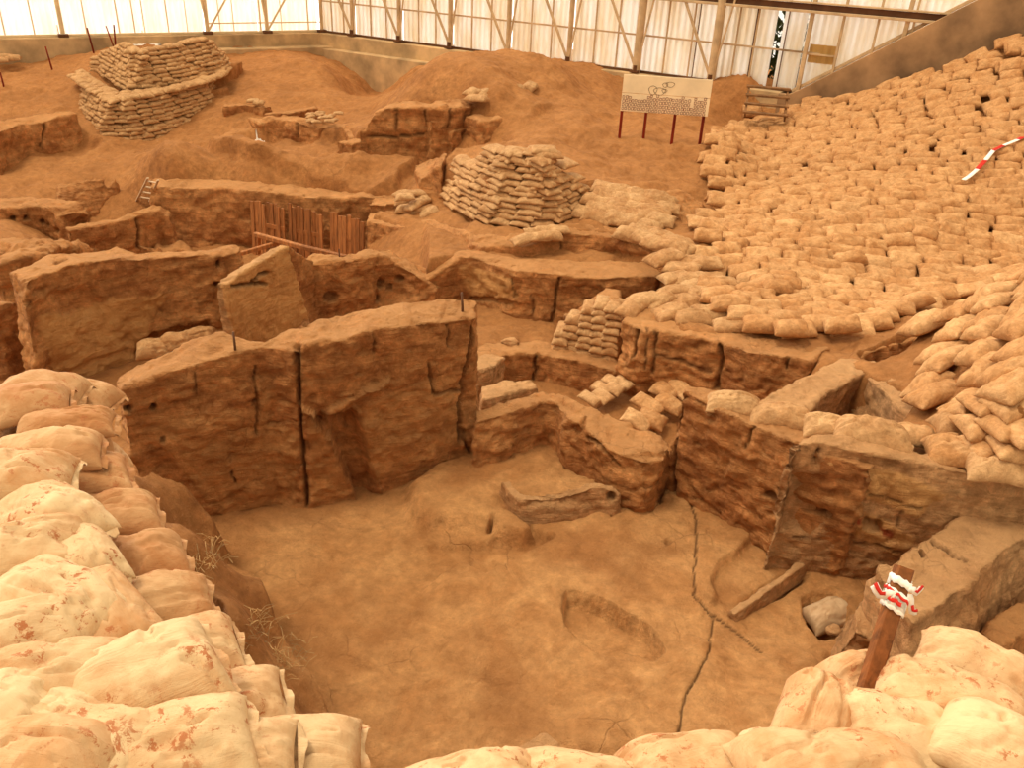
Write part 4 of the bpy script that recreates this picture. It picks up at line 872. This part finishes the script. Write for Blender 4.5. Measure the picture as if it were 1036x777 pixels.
# 9 foreground bags: one by one
def fgbag(u,v,z,yaw,L,Wd,T,label,mat,seed,tilt=(0,0),ear=True,group=None):
    V,Fc=bag_shape(L,Wd,T,64,44,seed,1.15,.5)
    x,y,_=P(u,v,z); a=math.radians(yaw)
    n=Vector((tilt[0],tilt[1],1)).normalized(); A_=Vector((math.cos(a),math.sin(a),0)); A_=(A_-n*A_.dot(n)).normalized(); B_=n.cross(A_)
    # bags sag over what lies under them
    V=V.copy(); V[:,2]-=.35*T*((V[:,0]/(L/2))**2*.6+(V[:,1]/(Wd/2))**2*.5)
    M=Matrix(((A_.x,B_.x,n.x,x),(A_.y,B_.y,n.y,y),(A_.z,B_.z,n.z,z),(0,0,0,1)))
    o=mesh_obj('sandbag',V,Fc,mat); o.matrix_world=M; tag(o,label,'sandbag',group)
    if ear:
        # hemmed flap at the tied end
        n_=28; t=np.linspace(-1,1,n_); V2=[];F2=[]
        for th in (0,-.006):
            for e in (0,.5,1):
                for q in t:
                    V2.append((L/2*(.97)+e*(.028+.012*math.sin(q*5+seed)),Wd/2*(.86-.05*e)*q,-.30*T+(.016*math.sin(q*7+seed)+.008*math.sin(q*19+seed*2)-.012)*e+th+.004))
        for s_ in (0,3*n_):
            for r in range(2):
                for i in range(n_-1):
                    f=(s_+r*n_+i,s_+r*n_+i+1,s_+(r+1)*n_+i+1,s_+(r+1)*n_+i); F2.append(f if s_ else f[::-1])
        h=mesh_obj('hem',V2,F2,mat,o)
    return o
FGB=[ # u,v,z,yaw,L,W,T,label,mat
 (24,408,3.28,25,.60,.44,.20,'speckled dirty sandbag at the far left end of the foreground pile, beside the frame edge','D'),
 (62,396,3.2,8,.62,.42,.2,'rounded sandbag at the very top of the left pile, nearest the plastered wall','D'),
 (104,402,3.05,-8,.52,.40,.2,'sandbag at the top right corner of the left pile, touching the tall room wall','D'),
 (88,428,3.24,20,.64,.30,.17,'narrow sandbag with its tied end pointing at the tall wall','D'),
 (46,456,3.32,22,.66,.42,.19,'sandbag with a sharp right corner, below the speckled one','D'),
 (108,452,3.05,-48,.50,.36,.2,'sandbag drooping over the pit edge below the tied one','D'),
 (92,486,3.14,30,.72,.48,.2,'large brown-stained sandbag in the middle of the left pile','D'),
 (134,470,2.9,-55,.55,.34,.2,'sandbag hanging on the pit side, beneath the top corner of the pile','D'),
 (124,524,3.10,28,.68,.44,.2,'brown sandbag just below the large brown-stained one','D'),
 (152,522,2.86,-52,.56,.36,.2,'second hanging sandbag down the pit side','D'),
 (152,568,3.08,30,.64,.44,.2,'sandbag with a dark stained middle, halfway down the pit edge','D'),
 (180,566,2.84,-52,.56,.36,.2,'third hanging sandbag down the pit side','D'),
 (176,614,3.08,28,.62,.44,.2,'half-buried sandbag between the white bags and the pit edge','D'),
 (205,618,2.84,-50,.56,.36,.2,'fourth hanging sandbag down the pit side','D'),
 (205,660,3.08,30,.60,.44,.2,'pale sandbag on the pit edge above the big dotted bag','W'),
 (240,680,2.88,-48,.56,.36,.2,'fifth hanging sandbag, by the dry grass on the ledge','D'),
 (248,716,3.08,25,.60,.42,.2,'pale sandbag on the pit edge near the bottom of the frame','W'),
 (288,738,2.95,-40,.58,.38,.2,'sandbag hanging lowest on the pit side near the bottom of the frame','W'),
 (318,768,3.08,10,.62,.44,.2,'wrinkled sandbag at the bottom edge, at the point of the pit','W'),
 (12,482,3.42,15,.66,.46,.2,'white sandbag at the left frame edge, on top of the second layer','W'),
 (50,520,3.40,-35,.66,.46,.2,'white sandbag on the inner rim of the upper layer','W'),
 (16,560,3.42,20,.70,.48,.22,'broad white sandbag at the left frame edge, halfway down','W'),
 (86,560,3.36,-45,.62,.44,.2,'white sandbag with a square open hem pointing at the pit','W'),
 (58,610,3.42,-30,.72,.48,.22,'plain white sandbag in the middle of the upper layer','W'),
 (118,622,3.36,-40,.62,.42,.2,'white sandbag on the rim just above the big dotted bag','W'),
 (8,645,3.45,30,.66,.46,.2,'white sandbag with slanting brown streaks at the left frame edge','W'),
 (150,690,3.42,38,.74,.56,.25,'biggest white sandbag, dotted with brown stains and a small tear','W'),
 (62,690,3.46,20,.66,.48,.22,'white sandbag left of the biggest dotted one','W'),
 (16,730,3.50,-20,.62,.46,.22,'white sandbag near the bottom left corner, with a folded hem','W'),
 (96,752,3.46,-15,.66,.46,.2,'white sandbag at the bottom edge, below the biggest dotted one','W'),
 (190,760,3.42,25,.62,.46,.2,'stained sandbag at the bottom edge, right of the lowest white ones','W'),
 (250,772,3.3,15,.60,.44,.2,'sandbag with curved wrinkles at the bottom edge beside the pit point','W'),
 (30,785,3.52,0,.66,.5,.22,'white sandbag filling the bottom left corner','W'),
 (478,790,3.18,12,.70,.50,.24,'white sandbag low in the middle of the bottom edge','W'),
 (585,786,3.18,-8,.66,.46,.22,'flat white sandbag at the bottom edge below the small earth corner','W'),
 (703,770,3.22,12,.64,.50,.26,'rounded white sandbag with brown stains, bottom edge right of centre','W'),
 (828,704,3.22,62,.56,.38,.24,'upright-folded white sandbag left of the taped stake','W'),
 (868,668,2.98,25,.46,.34,.2,'small white sandbag at the foot of the taped stake','W'),
 (905,722,3.22,-12,.72,.50,.24,'large white sandbag in front of the taped stake','W'),
 (965,695,3.2,-28,.78,.48,.25,'long white sandbag sloping right from the taped stake','W'),
 (992,655,3.1,-35,.70,.42,.22,'farthest white sandbag on the right, with a pointed left corner','W'),
 (850,772,3.40,8,.86,.56,.26,'huge finely speckled white sandbag at the bottom right','W'),
 (1018,740,3.34,-40,.62,.44,.22,'white sandbag in the bottom right corner with a bunched seam','W'),
 (778,776,3.26,60,.56,.40,.22,'narrow white sandbag at the bottom edge left of the speckled one','W')]
for i,q in enumerate(FGB):
    q=list(q); left=q[0]<420
    q[2]-=.10; q[4]*=.9; q[5]*=.92; q[6]*=.85
    if left and q[0]>60: q[0]-=(14 if q[2]>3.2 else 22)
    if not left: q[1]+=22; q[4]*=.93
    hang='hanging' in q[7] or 'drooping' in q[7]
    fgbag(*q[:7],q[7],BAGD if q[8]=='D' else BAGW,40+i*7,tilt=(.75,.55) if hang else (R.uniform(-.05,.1),R.uniform(-.05,.06)))
# bags lying on the long dark wall
ROW=[(743,408,1.5,-10,.62,.36,.17,'pale streaked sandbag at the left end of the row on the long wall'),
 (790,420,1.5,-12,.66,.40,.18,'second sandbag of the row on the long wall, long and smooth'),
 (835,432,1.52,-8,.50,.36,.17,'small round sandbag in the row on the long wall, just below the square pit'),
 (882,440,1.58,-14,.80,.44,.22,'largest bulging pale sandbag of the row on the long wall'),
 (925,440,1.45,-10,.46,.36,.16,'short sandbag tucked right of the bulging one'),
 (975,432,1.62,-5,.62,.42,.2,'wrinkled sandbag on the near bank behind the row on the long wall'),
 (975,458,1.55,-14,.74,.46,.2,'dusty sandbag at the right of the row on the long wall'),
 (1012,474,1.58,-12,.66,.42,.2,'pale-fronted sandbag at the right end of the row on the long wall')]
for i,q in enumerate(ROW): fgbag(*q,[BAGM,BAGM,BAGM,BAGM,BAGS,BAGM,BAGS,BAGM][i],300+i*5)
fgbag(838,622,-.14,20,.52,.36,.2,'grey sandbag stuffed into the hole in the floor behind the stake',bag_mat('grey_bag',(206,172,130),(170,130,88),.3,0),411)
for i,(u,v,z,y) in enumerate([(155,352,.32,10),(178,346,.38,12),(200,340,.42,15),(170,362,.16,8)]):
    fgbag(u,v,z,y,.5,.34,.2,['leftmost','second','third','lowest'][i]+' sandbag plugging the hollow at the foot of the big plastered wall',BAGM,500+i,tilt=(0,-.5))
# ---------------------------------------------------------------- props
def wood(name,c,sc=(1,1,1)):
    t=NT(name); p=t.pos(obj=True)
    m=t.n('ShaderNodeMapping'); m.inputs['Scale'].default_value=sc; t.l(p,m.inputs[0])
    n=t.noise(m.outputs[0],6,6,.6,.4); r=t.n('ShaderNodeObjectInfo').outputs['Random']
    col=t.ramp(n,[(.3,srgb(*[int(x*.62) for x in c])),(.7,srgb(*c))])
    col=t.mix(.6,col,t.ramp(r,[(0,(.55,.45,.38,1)),(1,(1.25,1.2,1.15,1)),(.5,(.95,.82,.72,1))]),'MULTIPLY')
    return t.done(col,t.bump(n,.4,.01),.75)
PLANK=wood('weathered_plank',(184,120,68),(3,3,.35)); REDW=wood('red_painted_wood',(150,48,22),(3,3,.4)); STK=wood('stake_wood',(150,92,48),(4,4,.5))
POLE=simple('light_wood_pole',(205,160,105),.7)
WHITE=simple('white_plastic',(252,240,220),.5,20,.04); REDP=simple('red_plastic',(214,50,36),.5,20,.05)
# information board
FL=P(626,135,1.82); FR=P(706.6,147,1.68)
zl=[zat(FL[0],FL[1],v) for v in (72,109)]; zr=[zat(FR[0],FR[1],v) for v in (82.5,120)]
zt_=(zl[0]+zr[0])/2; zb2=(zl[1]+zr[1])/2
ax=Vector((FR[0]-FL[0],FR[1]-FL[1],0)); wdt=ax.length; ax.normalize(); fr=Vector((ax.y,-ax.x,0))
if fr.y>0: fr=-fr
sign=empty('information_board',((FL[0]+FR[0])/2,(FL[1]+FR[1])/2,1.75),'cream painted information board on four red wooden legs','sign')
def SPt(x,z,o=0): return Vector((FL[0],FL[1],0))+ax*x+Vector((0,0,z))+fr*o
def lpart(mb,name,mat,par,smooth=False):
    o=mb.build(name,mat,None,smooth); o.parent=par; o.matrix_parent_inverse=Matrix.Translation(-par.location); return o
CREAM=simple('cream_board_paint',(250,222,176),.6,2,.04)
hz=(zt_+zb2)/2
lpart(MB().beam(SPt(-.02,(zt_+hz)/2+.002,.06),SPt(wdt+.1,(zt_+hz)/2+.002,.06),.03,zt_-hz-.01),'board_panel',CREAM,sign)
lpart(MB().beam(SPt(-.02,(zb2+hz)/2,.06),SPt(wdt+.1,(zb2+hz)/2,.06),.03,hz-zb2-.01),'board_panel',CREAM,sign)
for x in (0.0,.3,.655,1.0):
    a=SPt(x*wdt+.02,1.5,0); lpart(MB().beam(a,SPt(x*wdt+.02,zb2+.25 if x<1 else zt_-.02,0),.08,.06),'leg',REDW,sign)
DR=simple('dark_red_paint',(128,26,20),.6,10,.05)
random.seed(4); art=MB(); art2=MB()
hb=zt_-zb2
def stroke(m,pts,w=.012):
    for a,b in zip(pts[:-1],pts[1:]): m.beam(SPt(a[0],a[1],.079),SPt(b[0],b[1],.079),.004,w,up=(0,0,1))
nx=27
for i in range(nx):
    x=i*wdt*1.02/nx
    f=i/nx; hi=.44 if .28<f<.78 else .36 
    if .79<f<.84: hi=.2
    if f>.84: hi=.45
    zc=zb2+hb*(.05 if f<.3 else .02+.0*f); 
    while zc<zb2+hb*hi:
        w_,h_=wdt/nx*random.uniform(.6,.72),hb*.075*random.uniform(.85,1.1)
        jx=random.uniform(0,.015)
        stroke(art,[(x+jx,zc),(x+jx+w_,zc+.005),(x+jx+w_,zc+h_),(x+jx,zc+h_),(x+jx,zc)],.009)
        zc+=h_*1.45
for cx,cz,rx,rz in ((.50,.78,.03,.06),(.56,.8,.05,.07),(.44,.6,.07,.1),(.36,.62,.05,.12),(.5,.62,.03,.05)):
    pts=[(wdt*(cx+rx*math.cos(t)*(1+.15*math.sin(3*t))),zb2+hb*(cz+rz*math.sin(t))) for t in np.linspace(0,6.28,14)]
    stroke(art2,pts,.008)
lpart(art,'painted_brick_pattern',DR,sign)
lpart(art2,'outline_drawing',simple('thin_brown_paint',(110,70,40),.6),sign)
# timber shoring: three panels of upright planks with battens
def shoring(u0,u1,v0,v1,vt0,vt1,n,lab,seed):
    random.seed(seed); a=P(u0,v0,-.5); b=P(u1,v1,-.5); a=Vector(a);b=Vector(b)
    r=empty('timber_shoring',(a+b)/2,lab,'shoring','timber shoring panels')
    del r['group']
    d=(b-a); w=d.length/n; d.normalize(); f=Vector((d.y,-d.x,0)); f=f if f.y<0 else -f
    for i in range(n):
        c=a+d*w*(i+.5); vt=vt0+(vt1-vt0)*(i+.5)/n; z=zat(c.x,c.y,vt)+random.uniform(-.05,.03)
        o=f*random.uniform(-.03,.03); le=f*(-.10)
        bo=MB().beam(c+o-Vector((0,0,.35)),Vector((c.x,c.y,z))+o+le,w*random.uniform(.84,.97),.035,up=tuple(d.cross(Vector((0,0,1))))); 
        lpart(bo,'plank',PLANK,r)
    lpart(MB().beam(a+Vector((0,0,.4))-f*.06,b+Vector((0,0,.4))-f*.06,.04,.1),'batten',PLANK,r)
    return r
shoring(255,288,243,250,202,211,9,'leftmost of the three upright plank panels shoring the trench, dark red-brown planks',1)
shoring(293,327,251,257,207,218,9,'middle of the three upright plank panels shoring the trench',2)
shoring(334,368,259,266,214,224,8,'rightmost of the three upright plank panels shoring the trench, palest planks',3)
def rail(p,q,w,h,lab,name='timber_rail'):
    o=MB().beam(p,q,w,h).build(name,PLANK,origin=tuple((Vector(p)+Vector(q))/2)); tag(o,lab,'timber'); return o
rail(P(258,237,.0),P(306,250,.0),.1,.09,'horizontal timber rail across the leftmost plank panel')
rail(P(306,250,.0),P(357,262,.0),.1,.09,'horizontal timber rail across the middle and right plank panels')
rail(P(225,262,-.1),P(283,245,-.1),.08,.08,'slanting timber prop resting on the big plastered wall below the plank panels')
rail(P(262,238,.0),P(262,256,-.5),.07,.07,'short upright timber under the left end of the rail')
rail(P(324,256,-.05),P(330,262,-.4),.07,.07,'short stub of timber under the rail by the middle plank panel')
# ladder
lb0,lb1=Vector(P(130,220,-.9)),Vector(P(144,222,-.9)); lt0,lt1=Vector(P(149.5,180,.75)),Vector(P(160,182,.75))
lad=empty('ladder',(lb0+lb1)/2,'short pale metal ladder leaning in the trench at left','ladder')
MET=simple('pale_metal',(222,190,150),.4,5,.05)
lpart(MB().beam(lb0,lt0,.05,.03),'side_rail',MET,lad); lpart(MB().beam(lb1,lt1,.05,.03),'side_rail',MET,lad)
for k in range(8):
    t=.06+k*.125; lpart(MB().tube([lb0.lerp(lt0,t),lb1.lerp(lt1,t)],.017,8),'rung',MET,lad)
# survey stakes on the left bank, iron pins on the walls
def stake(u,v,z,ut,vt,r,lab,mat=None,name='survey_stake',cat='stake'):
    X,Y,_=P(u,v,z); zt=zat(X,Y,vt); q=P(ut,vt,zt); b=Vector((X,Y,z-.15)); t=Vector(q); 
    m=MB().tube([b,b.lerp(t,.5)+Vector((.004,0,0)),t],r,8,[r,r,r*.85]); o=m.build(name,mat or REDW,None,True,origin=tuple(b)); tag(o,lab,cat); return o
stake(5,92,1.1,0,73,.025,'reddish rod at the very left edge of the bank')
stake(53,70,1.5,46,47,.025,'reddish rod standing alone between the left edge and the domed bag pile')
stake(95,52,1.9,88,28,.028,'reddish rod standing left of the pair on top of the domed bag pile')
stake(116,48,1.95,107,26,.022,'leaning reddish rod of the pair on top of the domed bag pile')
stake(116.5,47,1.95,115,25,.028,'upright reddish rod of the pair on top of the domed bag pile')
stake(237,352,2.0,236,336,.014,'short iron pin on the left half of the tall room wall',DSTEEL,'iron_pin','pin')
stake(468,312,2.1,467,296,.016,'short iron pin on the right end of the tall room wall',DSTEEL,'iron_pin','pin')
stake(343.5,263,.9,343,252,.014,'short iron pin on the holed wall by the plank panels',DSTEEL,'iron_pin','pin')
# taped stake in the right foreground
b=Vector(P(884,668,3.0)); t=Vector(P(915,572,3.62)); 
b.y=t.y-.02; 
b=Vector(P(888,662,3.12)); t=b+Vector((P(915,574,3.45)[0]-b.x,P(915,574,3.45)[1]-b.y,.36))
for _ in range(40):
    u_,v_=proj(np.array([tuple(t)])); t.z+=(v_[0]-574)*.0012; t.x+=(915-u_[0])*.0012
sk=empty('wooden_stake',b,'square wooden stake wrapped in red and white tape, standing among the right foreground bags','stake')
d=(t-b).normalized()
m=MB(); m.beam(b-d*.25,t,.078,.07,up=(.3,1,.2)); stk=lpart(m,'post',STK,sk)
x=d.cross(Vector((.3,1,.2))).normalized(); y=x.cross(d)
def wrap(t0,t1,turns,r,w,ph=0,tilt=.0):
    V=[];Fc=[];n=int(turns*24)
    for i in range(n+1):
        a=i/24*2*math.pi+ph; c=b.lerp(t,t0+(t1-t0)*i/n); sq=r/max(abs(math.cos(a)),abs(math.sin(a)))**.75
        off=(x*math.cos(a)+y*math.sin(a))
        for sgn,rr in ((1,sq),(-1,sq),(-1,sq-.004),(1,sq-.004)):
            V.append(c+off*rr*1.0+d*(sgn*w/2+tilt*math.cos(a)+.004*math.sin(5*a+i)))
    for i in range(n):
        for k in range(4): Fc.append((4*i+k,4*i+(k+1)%4,4*i+4+(k+1)%4,4*i+4+k))
    Fc+=[(0,1,2,3),(4*n+3,4*n+2,4*n+1,4*n)]
    return V,Fc
tp=MB(); tp.add(*wrap(.80,.86,1.6,.046,.035,0,.008)); tp.add(*wrap(.52,.70,4.2,.050,.04,1,.012)); tape=lpart(tp,'barrier_tape',WHITE,sk,True)
rd=MB(); rd.add(*wrap(.66,.71,1.1,.054,.014,2.5,.02)); rd.add(*wrap(.60,.63,.6,.054,.02,4.4,.01))
def ribbon(m,pts,w,up=(0,0,1)):
    V=[];Fc=[]; pts=[Vector(p) for p in pts]
    for i,p in enumerate(pts):
        dd=(pts[min(i+1,len(pts)-1)]-pts[max(i-1,0)]).normalized(); s_=dd.cross(Vector(up)).normalized(); nn=s_.cross(dd)
        V+=[p+s_*w/2+nn*.002,p-s_*w/2+nn*.002,p-s_*w/2-nn*.002,p+s_*w/2-nn*.002]
    for i in range(len(pts)-1):
        for k in range(4): Fc.append((4*i+k,4*i+(k+1)%4,4*i+4+(k+1)%4,4*i+4+k))
    Fc+=[(3,2,1,0),(4*len(pts)-4,4*len(pts)-3,4*len(pts)-2,4*len(pts)-1)]
    m.add(V,Fc)
c0=b.lerp(t,.70)
wl=MB()
for A_,Bm,w in (((-.02,0,0),(-.13,.02,.05),.04),((.03,0,.02),(.10,.01,-.09),.03),((.03,0,.05),(.09,.02,.05),.025)):
    pts=[c0+Vector(A_).lerp(Vector(Bm),k/6)+Vector((0,-.045,.02*math.sin(k*1.2))) for k in range(7)]
    ribbon(wl,pts,w,(.2,-1,.3)); ribbon(rd,[p+Vector((0,-.006,.014)) for p in pts[3:]],w*.45,(.2,-1,.3))
lpart(wl,'tape_tail',WHITE,sk,True); lpart(rd,'red_tape_stripe',REDP,sk,True)
# red and white tape lying on the bag slope
def surf(u,v,z0):
    z=z0
    for _ in range(30):
        q=P(u,v,z); z+= .5*(float(ground_h(np.array([q[0]]),np.array([q[1]]),False)[0])-z)
    return Vector(P(u,v,z))
pts=[surf(u,v,2.2)+Vector((0,0,.33)) for u,v in [(1045,147),(1025,157),(1010,163),(1000,168),(992,178),(984,187),(976,194),(970,198)]]
tw=MB(); ribbon(tw,pts,.09); o=tw.build('barrier_tape',WHITE,None,True,origin=tuple(pts[3])); tag(o,'red and white barrier tape lying across the bag slope at right','tape')
tr_=MB(); 
for i in (0,2,4): ribbon(tr_,[pts[i].lerp(pts[i+1],k/3)+Vector((0,0,.006)) for k in range(4)],.095)
o2=tr_.build('red_stripe',REDP,None,True); o2.parent=o; o2.matrix_parent_inverse=Matrix.Translation(-o.location)
# crumpled white plastic scraps
def scrap(name,pix,z,s,lab,cat,seed,mat=WHITE,flat=.35):
    rng=np.random.RandomState(seed); n=22; u,v=np.meshgrid(np.linspace(-1,1,n),np.linspace(-1,1,n)); 
    p=np.stack([u.ravel()*s[0]/2,v.ravel()*s[1]/2,np.zeros(n*n)],1); r=1-.25*fbm(p*6+seed,2,seed)*np.hypot(u,v).ravel()
    p[:,0]*=r;p[:,1]*=r; p[:,2]=(np.abs(fbm(p*5/max(s[0],.2)+seed,3,seed))*s[2]+.01)*(1-.5*np.hypot(u,v).ravel()**2)
    V=np.vstack([p,p-[0,0,.012]]); i=(np.arange(n-1)[:,None]*n+np.arange(n-1)).ravel(); Fc=np.stack([i,i+1,i+n+1,i+n],1); Fc=np.vstack([Fc,Fc[:,::-1]+n*n])
    o=mesh_obj(name,V,Fc,mat); o.location=surf(pix[0],pix[1],z)+Vector((0,0,.04)); 
    if lab: tag(o,lab,cat)
    return o
o=scrap('plastic_bag',(260,149),.78,(.55,.3,.25),'crumpled white plastic bag lying on the earth below the ruined wall','plastic bag',3); 
o3=mesh_obj('handle',*[(lambda a:a)(x) for x in ([(0,0,.1),(.05,0,.12),(.03,0,.42),(.0,.02,.36),(.0,.03,.1)],[(0,1,2,3),(0,3,4),(4,3,2,1)])],WHITE,o)
scrap('plastic_scrap',(251,168),.72,(.3,.15,.05),'small flat white scrap on the terrace below the crumpled bag','scrap',5)
scrap('plastic_sheet',(130,46),2.0,(2.3,.55,.14),'long bright white sheet lying behind the top of the domed bag pile','sheet',8)
scrap('plastic_sheet',(78,50),1.85,(.9,.12,.05),'thin white strip on the bank left of the domed bag pile','sheet',9)
# wooden steps by the concrete ramp
stp=empty('wooden_steps',P(775,112,2.1),'old wooden steps at the foot of the concrete ramp','steps')
SW=simple('old_dark_step_wood',(150,104,62),.8,6,.15)
a0,a1=Vector(P(752,113,2.05)),Vector(P(797,117,2.05)); e=(a1-a0).normalized(); bk=Vector((-e.y,e.x,0)); bk=bk if bk.y>0 else -bk
for k in range(4):
    lpart(MB().beam(a0+bk*.3*k+Vector((0,0,.17*k)),a1+bk*.3*k+Vector((0,0,.17*k)),.2,.05),'tread',SW,stp)
for q in (a0+e*.06,a1-e*.06): lpart(MB().beam(q-Vector((0,0,.1)),q+bk*.95+Vector((0,0,.46)),.05,.14),'stringer',SW,stp)
# small stones
def stone(u,v,z,s,lab,seed,mat=None,name='stone'):
    import bmesh
    bm=bmesh.new(); bmesh.ops.create_icosphere(bm,subdivisions=4,radius=1); V=np.array([w.co[:] for w in bm.verts]); Fc=[[x.index for x in f.verts] for f in bm.faces]; bm.free()
    V=V*(1+.28*fbm(V*1.2+seed,3,seed)[:,None]); V=V*np.array(s)/2
    o=mesh_obj(name,V,Fc,mat or BRICKL); p=P(u,v,z); o.location=(p[0],p[1],z+s[2]*.3); tag(o,lab,'stone'); return o
stone(516,348,-.12,(.3,.2,.13),'small flat pale stone alone on the ledge in the middle trench',2)
stone(843,640,-.1,(.16,.14,.1),'small stone beside the sandbag in the floor hole',5)
stone(574,322,.05,(.12,.1,.1),'small lump on the foot of the layered terrace, above the little bag stack',7)

# dry straw on the ledge under the left bags
rs=random.Random(12)
for (u,v,z,n_,lab) in ((205,570,1.0,60,'tuft of dry straw on the earth ledge, nearer the tall wall'),(285,672,.9,70,'tuft of dry straw on the earth ledge, nearer the bottom of the pit'),(255,640,1.0,50,'tuft of dry straw on the ledge below the hanging bags')):
    q=surf(u,v,z); m=MB()
    for k in range(n_):
        a=q+Vector((rs.gauss(0,.09),rs.gauss(0,.14),.0)); an=rs.uniform(0,6.28); L_=rs.uniform(.08,.22); b_=a+Vector((math.cos(an)*L_*.8,math.sin(an)*L_*.8,rs.uniform(.0,.12))); mid=(a+b_)/2+Vector((0,0,.03))
        m.tube([a,mid,b_],.0025,4)
    o=m.build('dry_straw',simple('straw',(226,180,116),.7),origin=tuple(q)); tag(o,lab,'straw',None,'stuff')
# ---------------------------------------------------------------- light
def world():
    w=D.worlds.new('world'); bpy.context.scene.world=w; w.use_nodes=True; t=w.node_tree; t.nodes.clear()
    o=t.nodes.new('ShaderNodeOutputWorld'); b=t.nodes.new('ShaderNodeBackground'); t.links.new(b.outputs[0],o.inputs[0])
    g=t.nodes.new('ShaderNodeTexCoord'); s=t.nodes.new('ShaderNodeSeparateXYZ'); t.links.new(g.outputs['Generated'],s.inputs[0])
    r=t.nodes.new('ShaderNodeValToRGB'); t.links.new(s.outputs[2],r.inputs[0])
    e=r.color_ramp.elements; e[0].position=0; e[0].color=(.8,.71,.55,1); e[1].position=.9; e[1].color=(.92,.81,.65,1)
    d=t.nodes.new('ShaderNodeVectorMath'); d.operation='DOT_PRODUCT'; d.inputs[1].default_value=(-.62,.77,.12); t.links.new(g.outputs['Generated'],d.inputs[0])
    p_=t.nodes.new('ShaderNodeMapRange'); p_.inputs[1].default_value=.55; p_.inputs[2].default_value=1.; p_.inputs[3].default_value=0; p_.inputs[4].default_value=3.5; t.links.new(d.outputs['Value'],p_.inputs[0])
    ad=t.nodes.new('ShaderNodeMix'); ad.data_type='RGBA'; ad.blend_type='ADD'; ad.inputs[0].default_value=1; t.links.new(r.outputs[0],ad.inputs[6]); t.links.new(p_.outputs[0],ad.inputs[7])
    t.links.new(ad.outputs[2],b.inputs[0]); b.inputs[1].default_value=1.0
world()
def sun(name,d,e,ang,col):
    l=D.lights.new(name,'SUN'); l.energy=e; l.angle=math.radians(ang); l.color=col
    o=D.objects.new(name,l); COL.objects.link(o); o.location=(0,10,20)
    o.rotation_euler=Vector(d).to_track_quat('-Z','Y').to_euler(); return o
sun('daylight_through_roof',(.40,.08,-1),1.4,18,(1,.9,.74))
vs=bpy.context.scene.view_settings; vs.view_transform='Standard'; vs.look='None'; vs.gamma=1; vs.use_curve_mapping=False; vs.exposure=0.42
bpy.context.scene.cycles.max_bounces=6 if hasattr(bpy.context.scene,'cycles') else 6
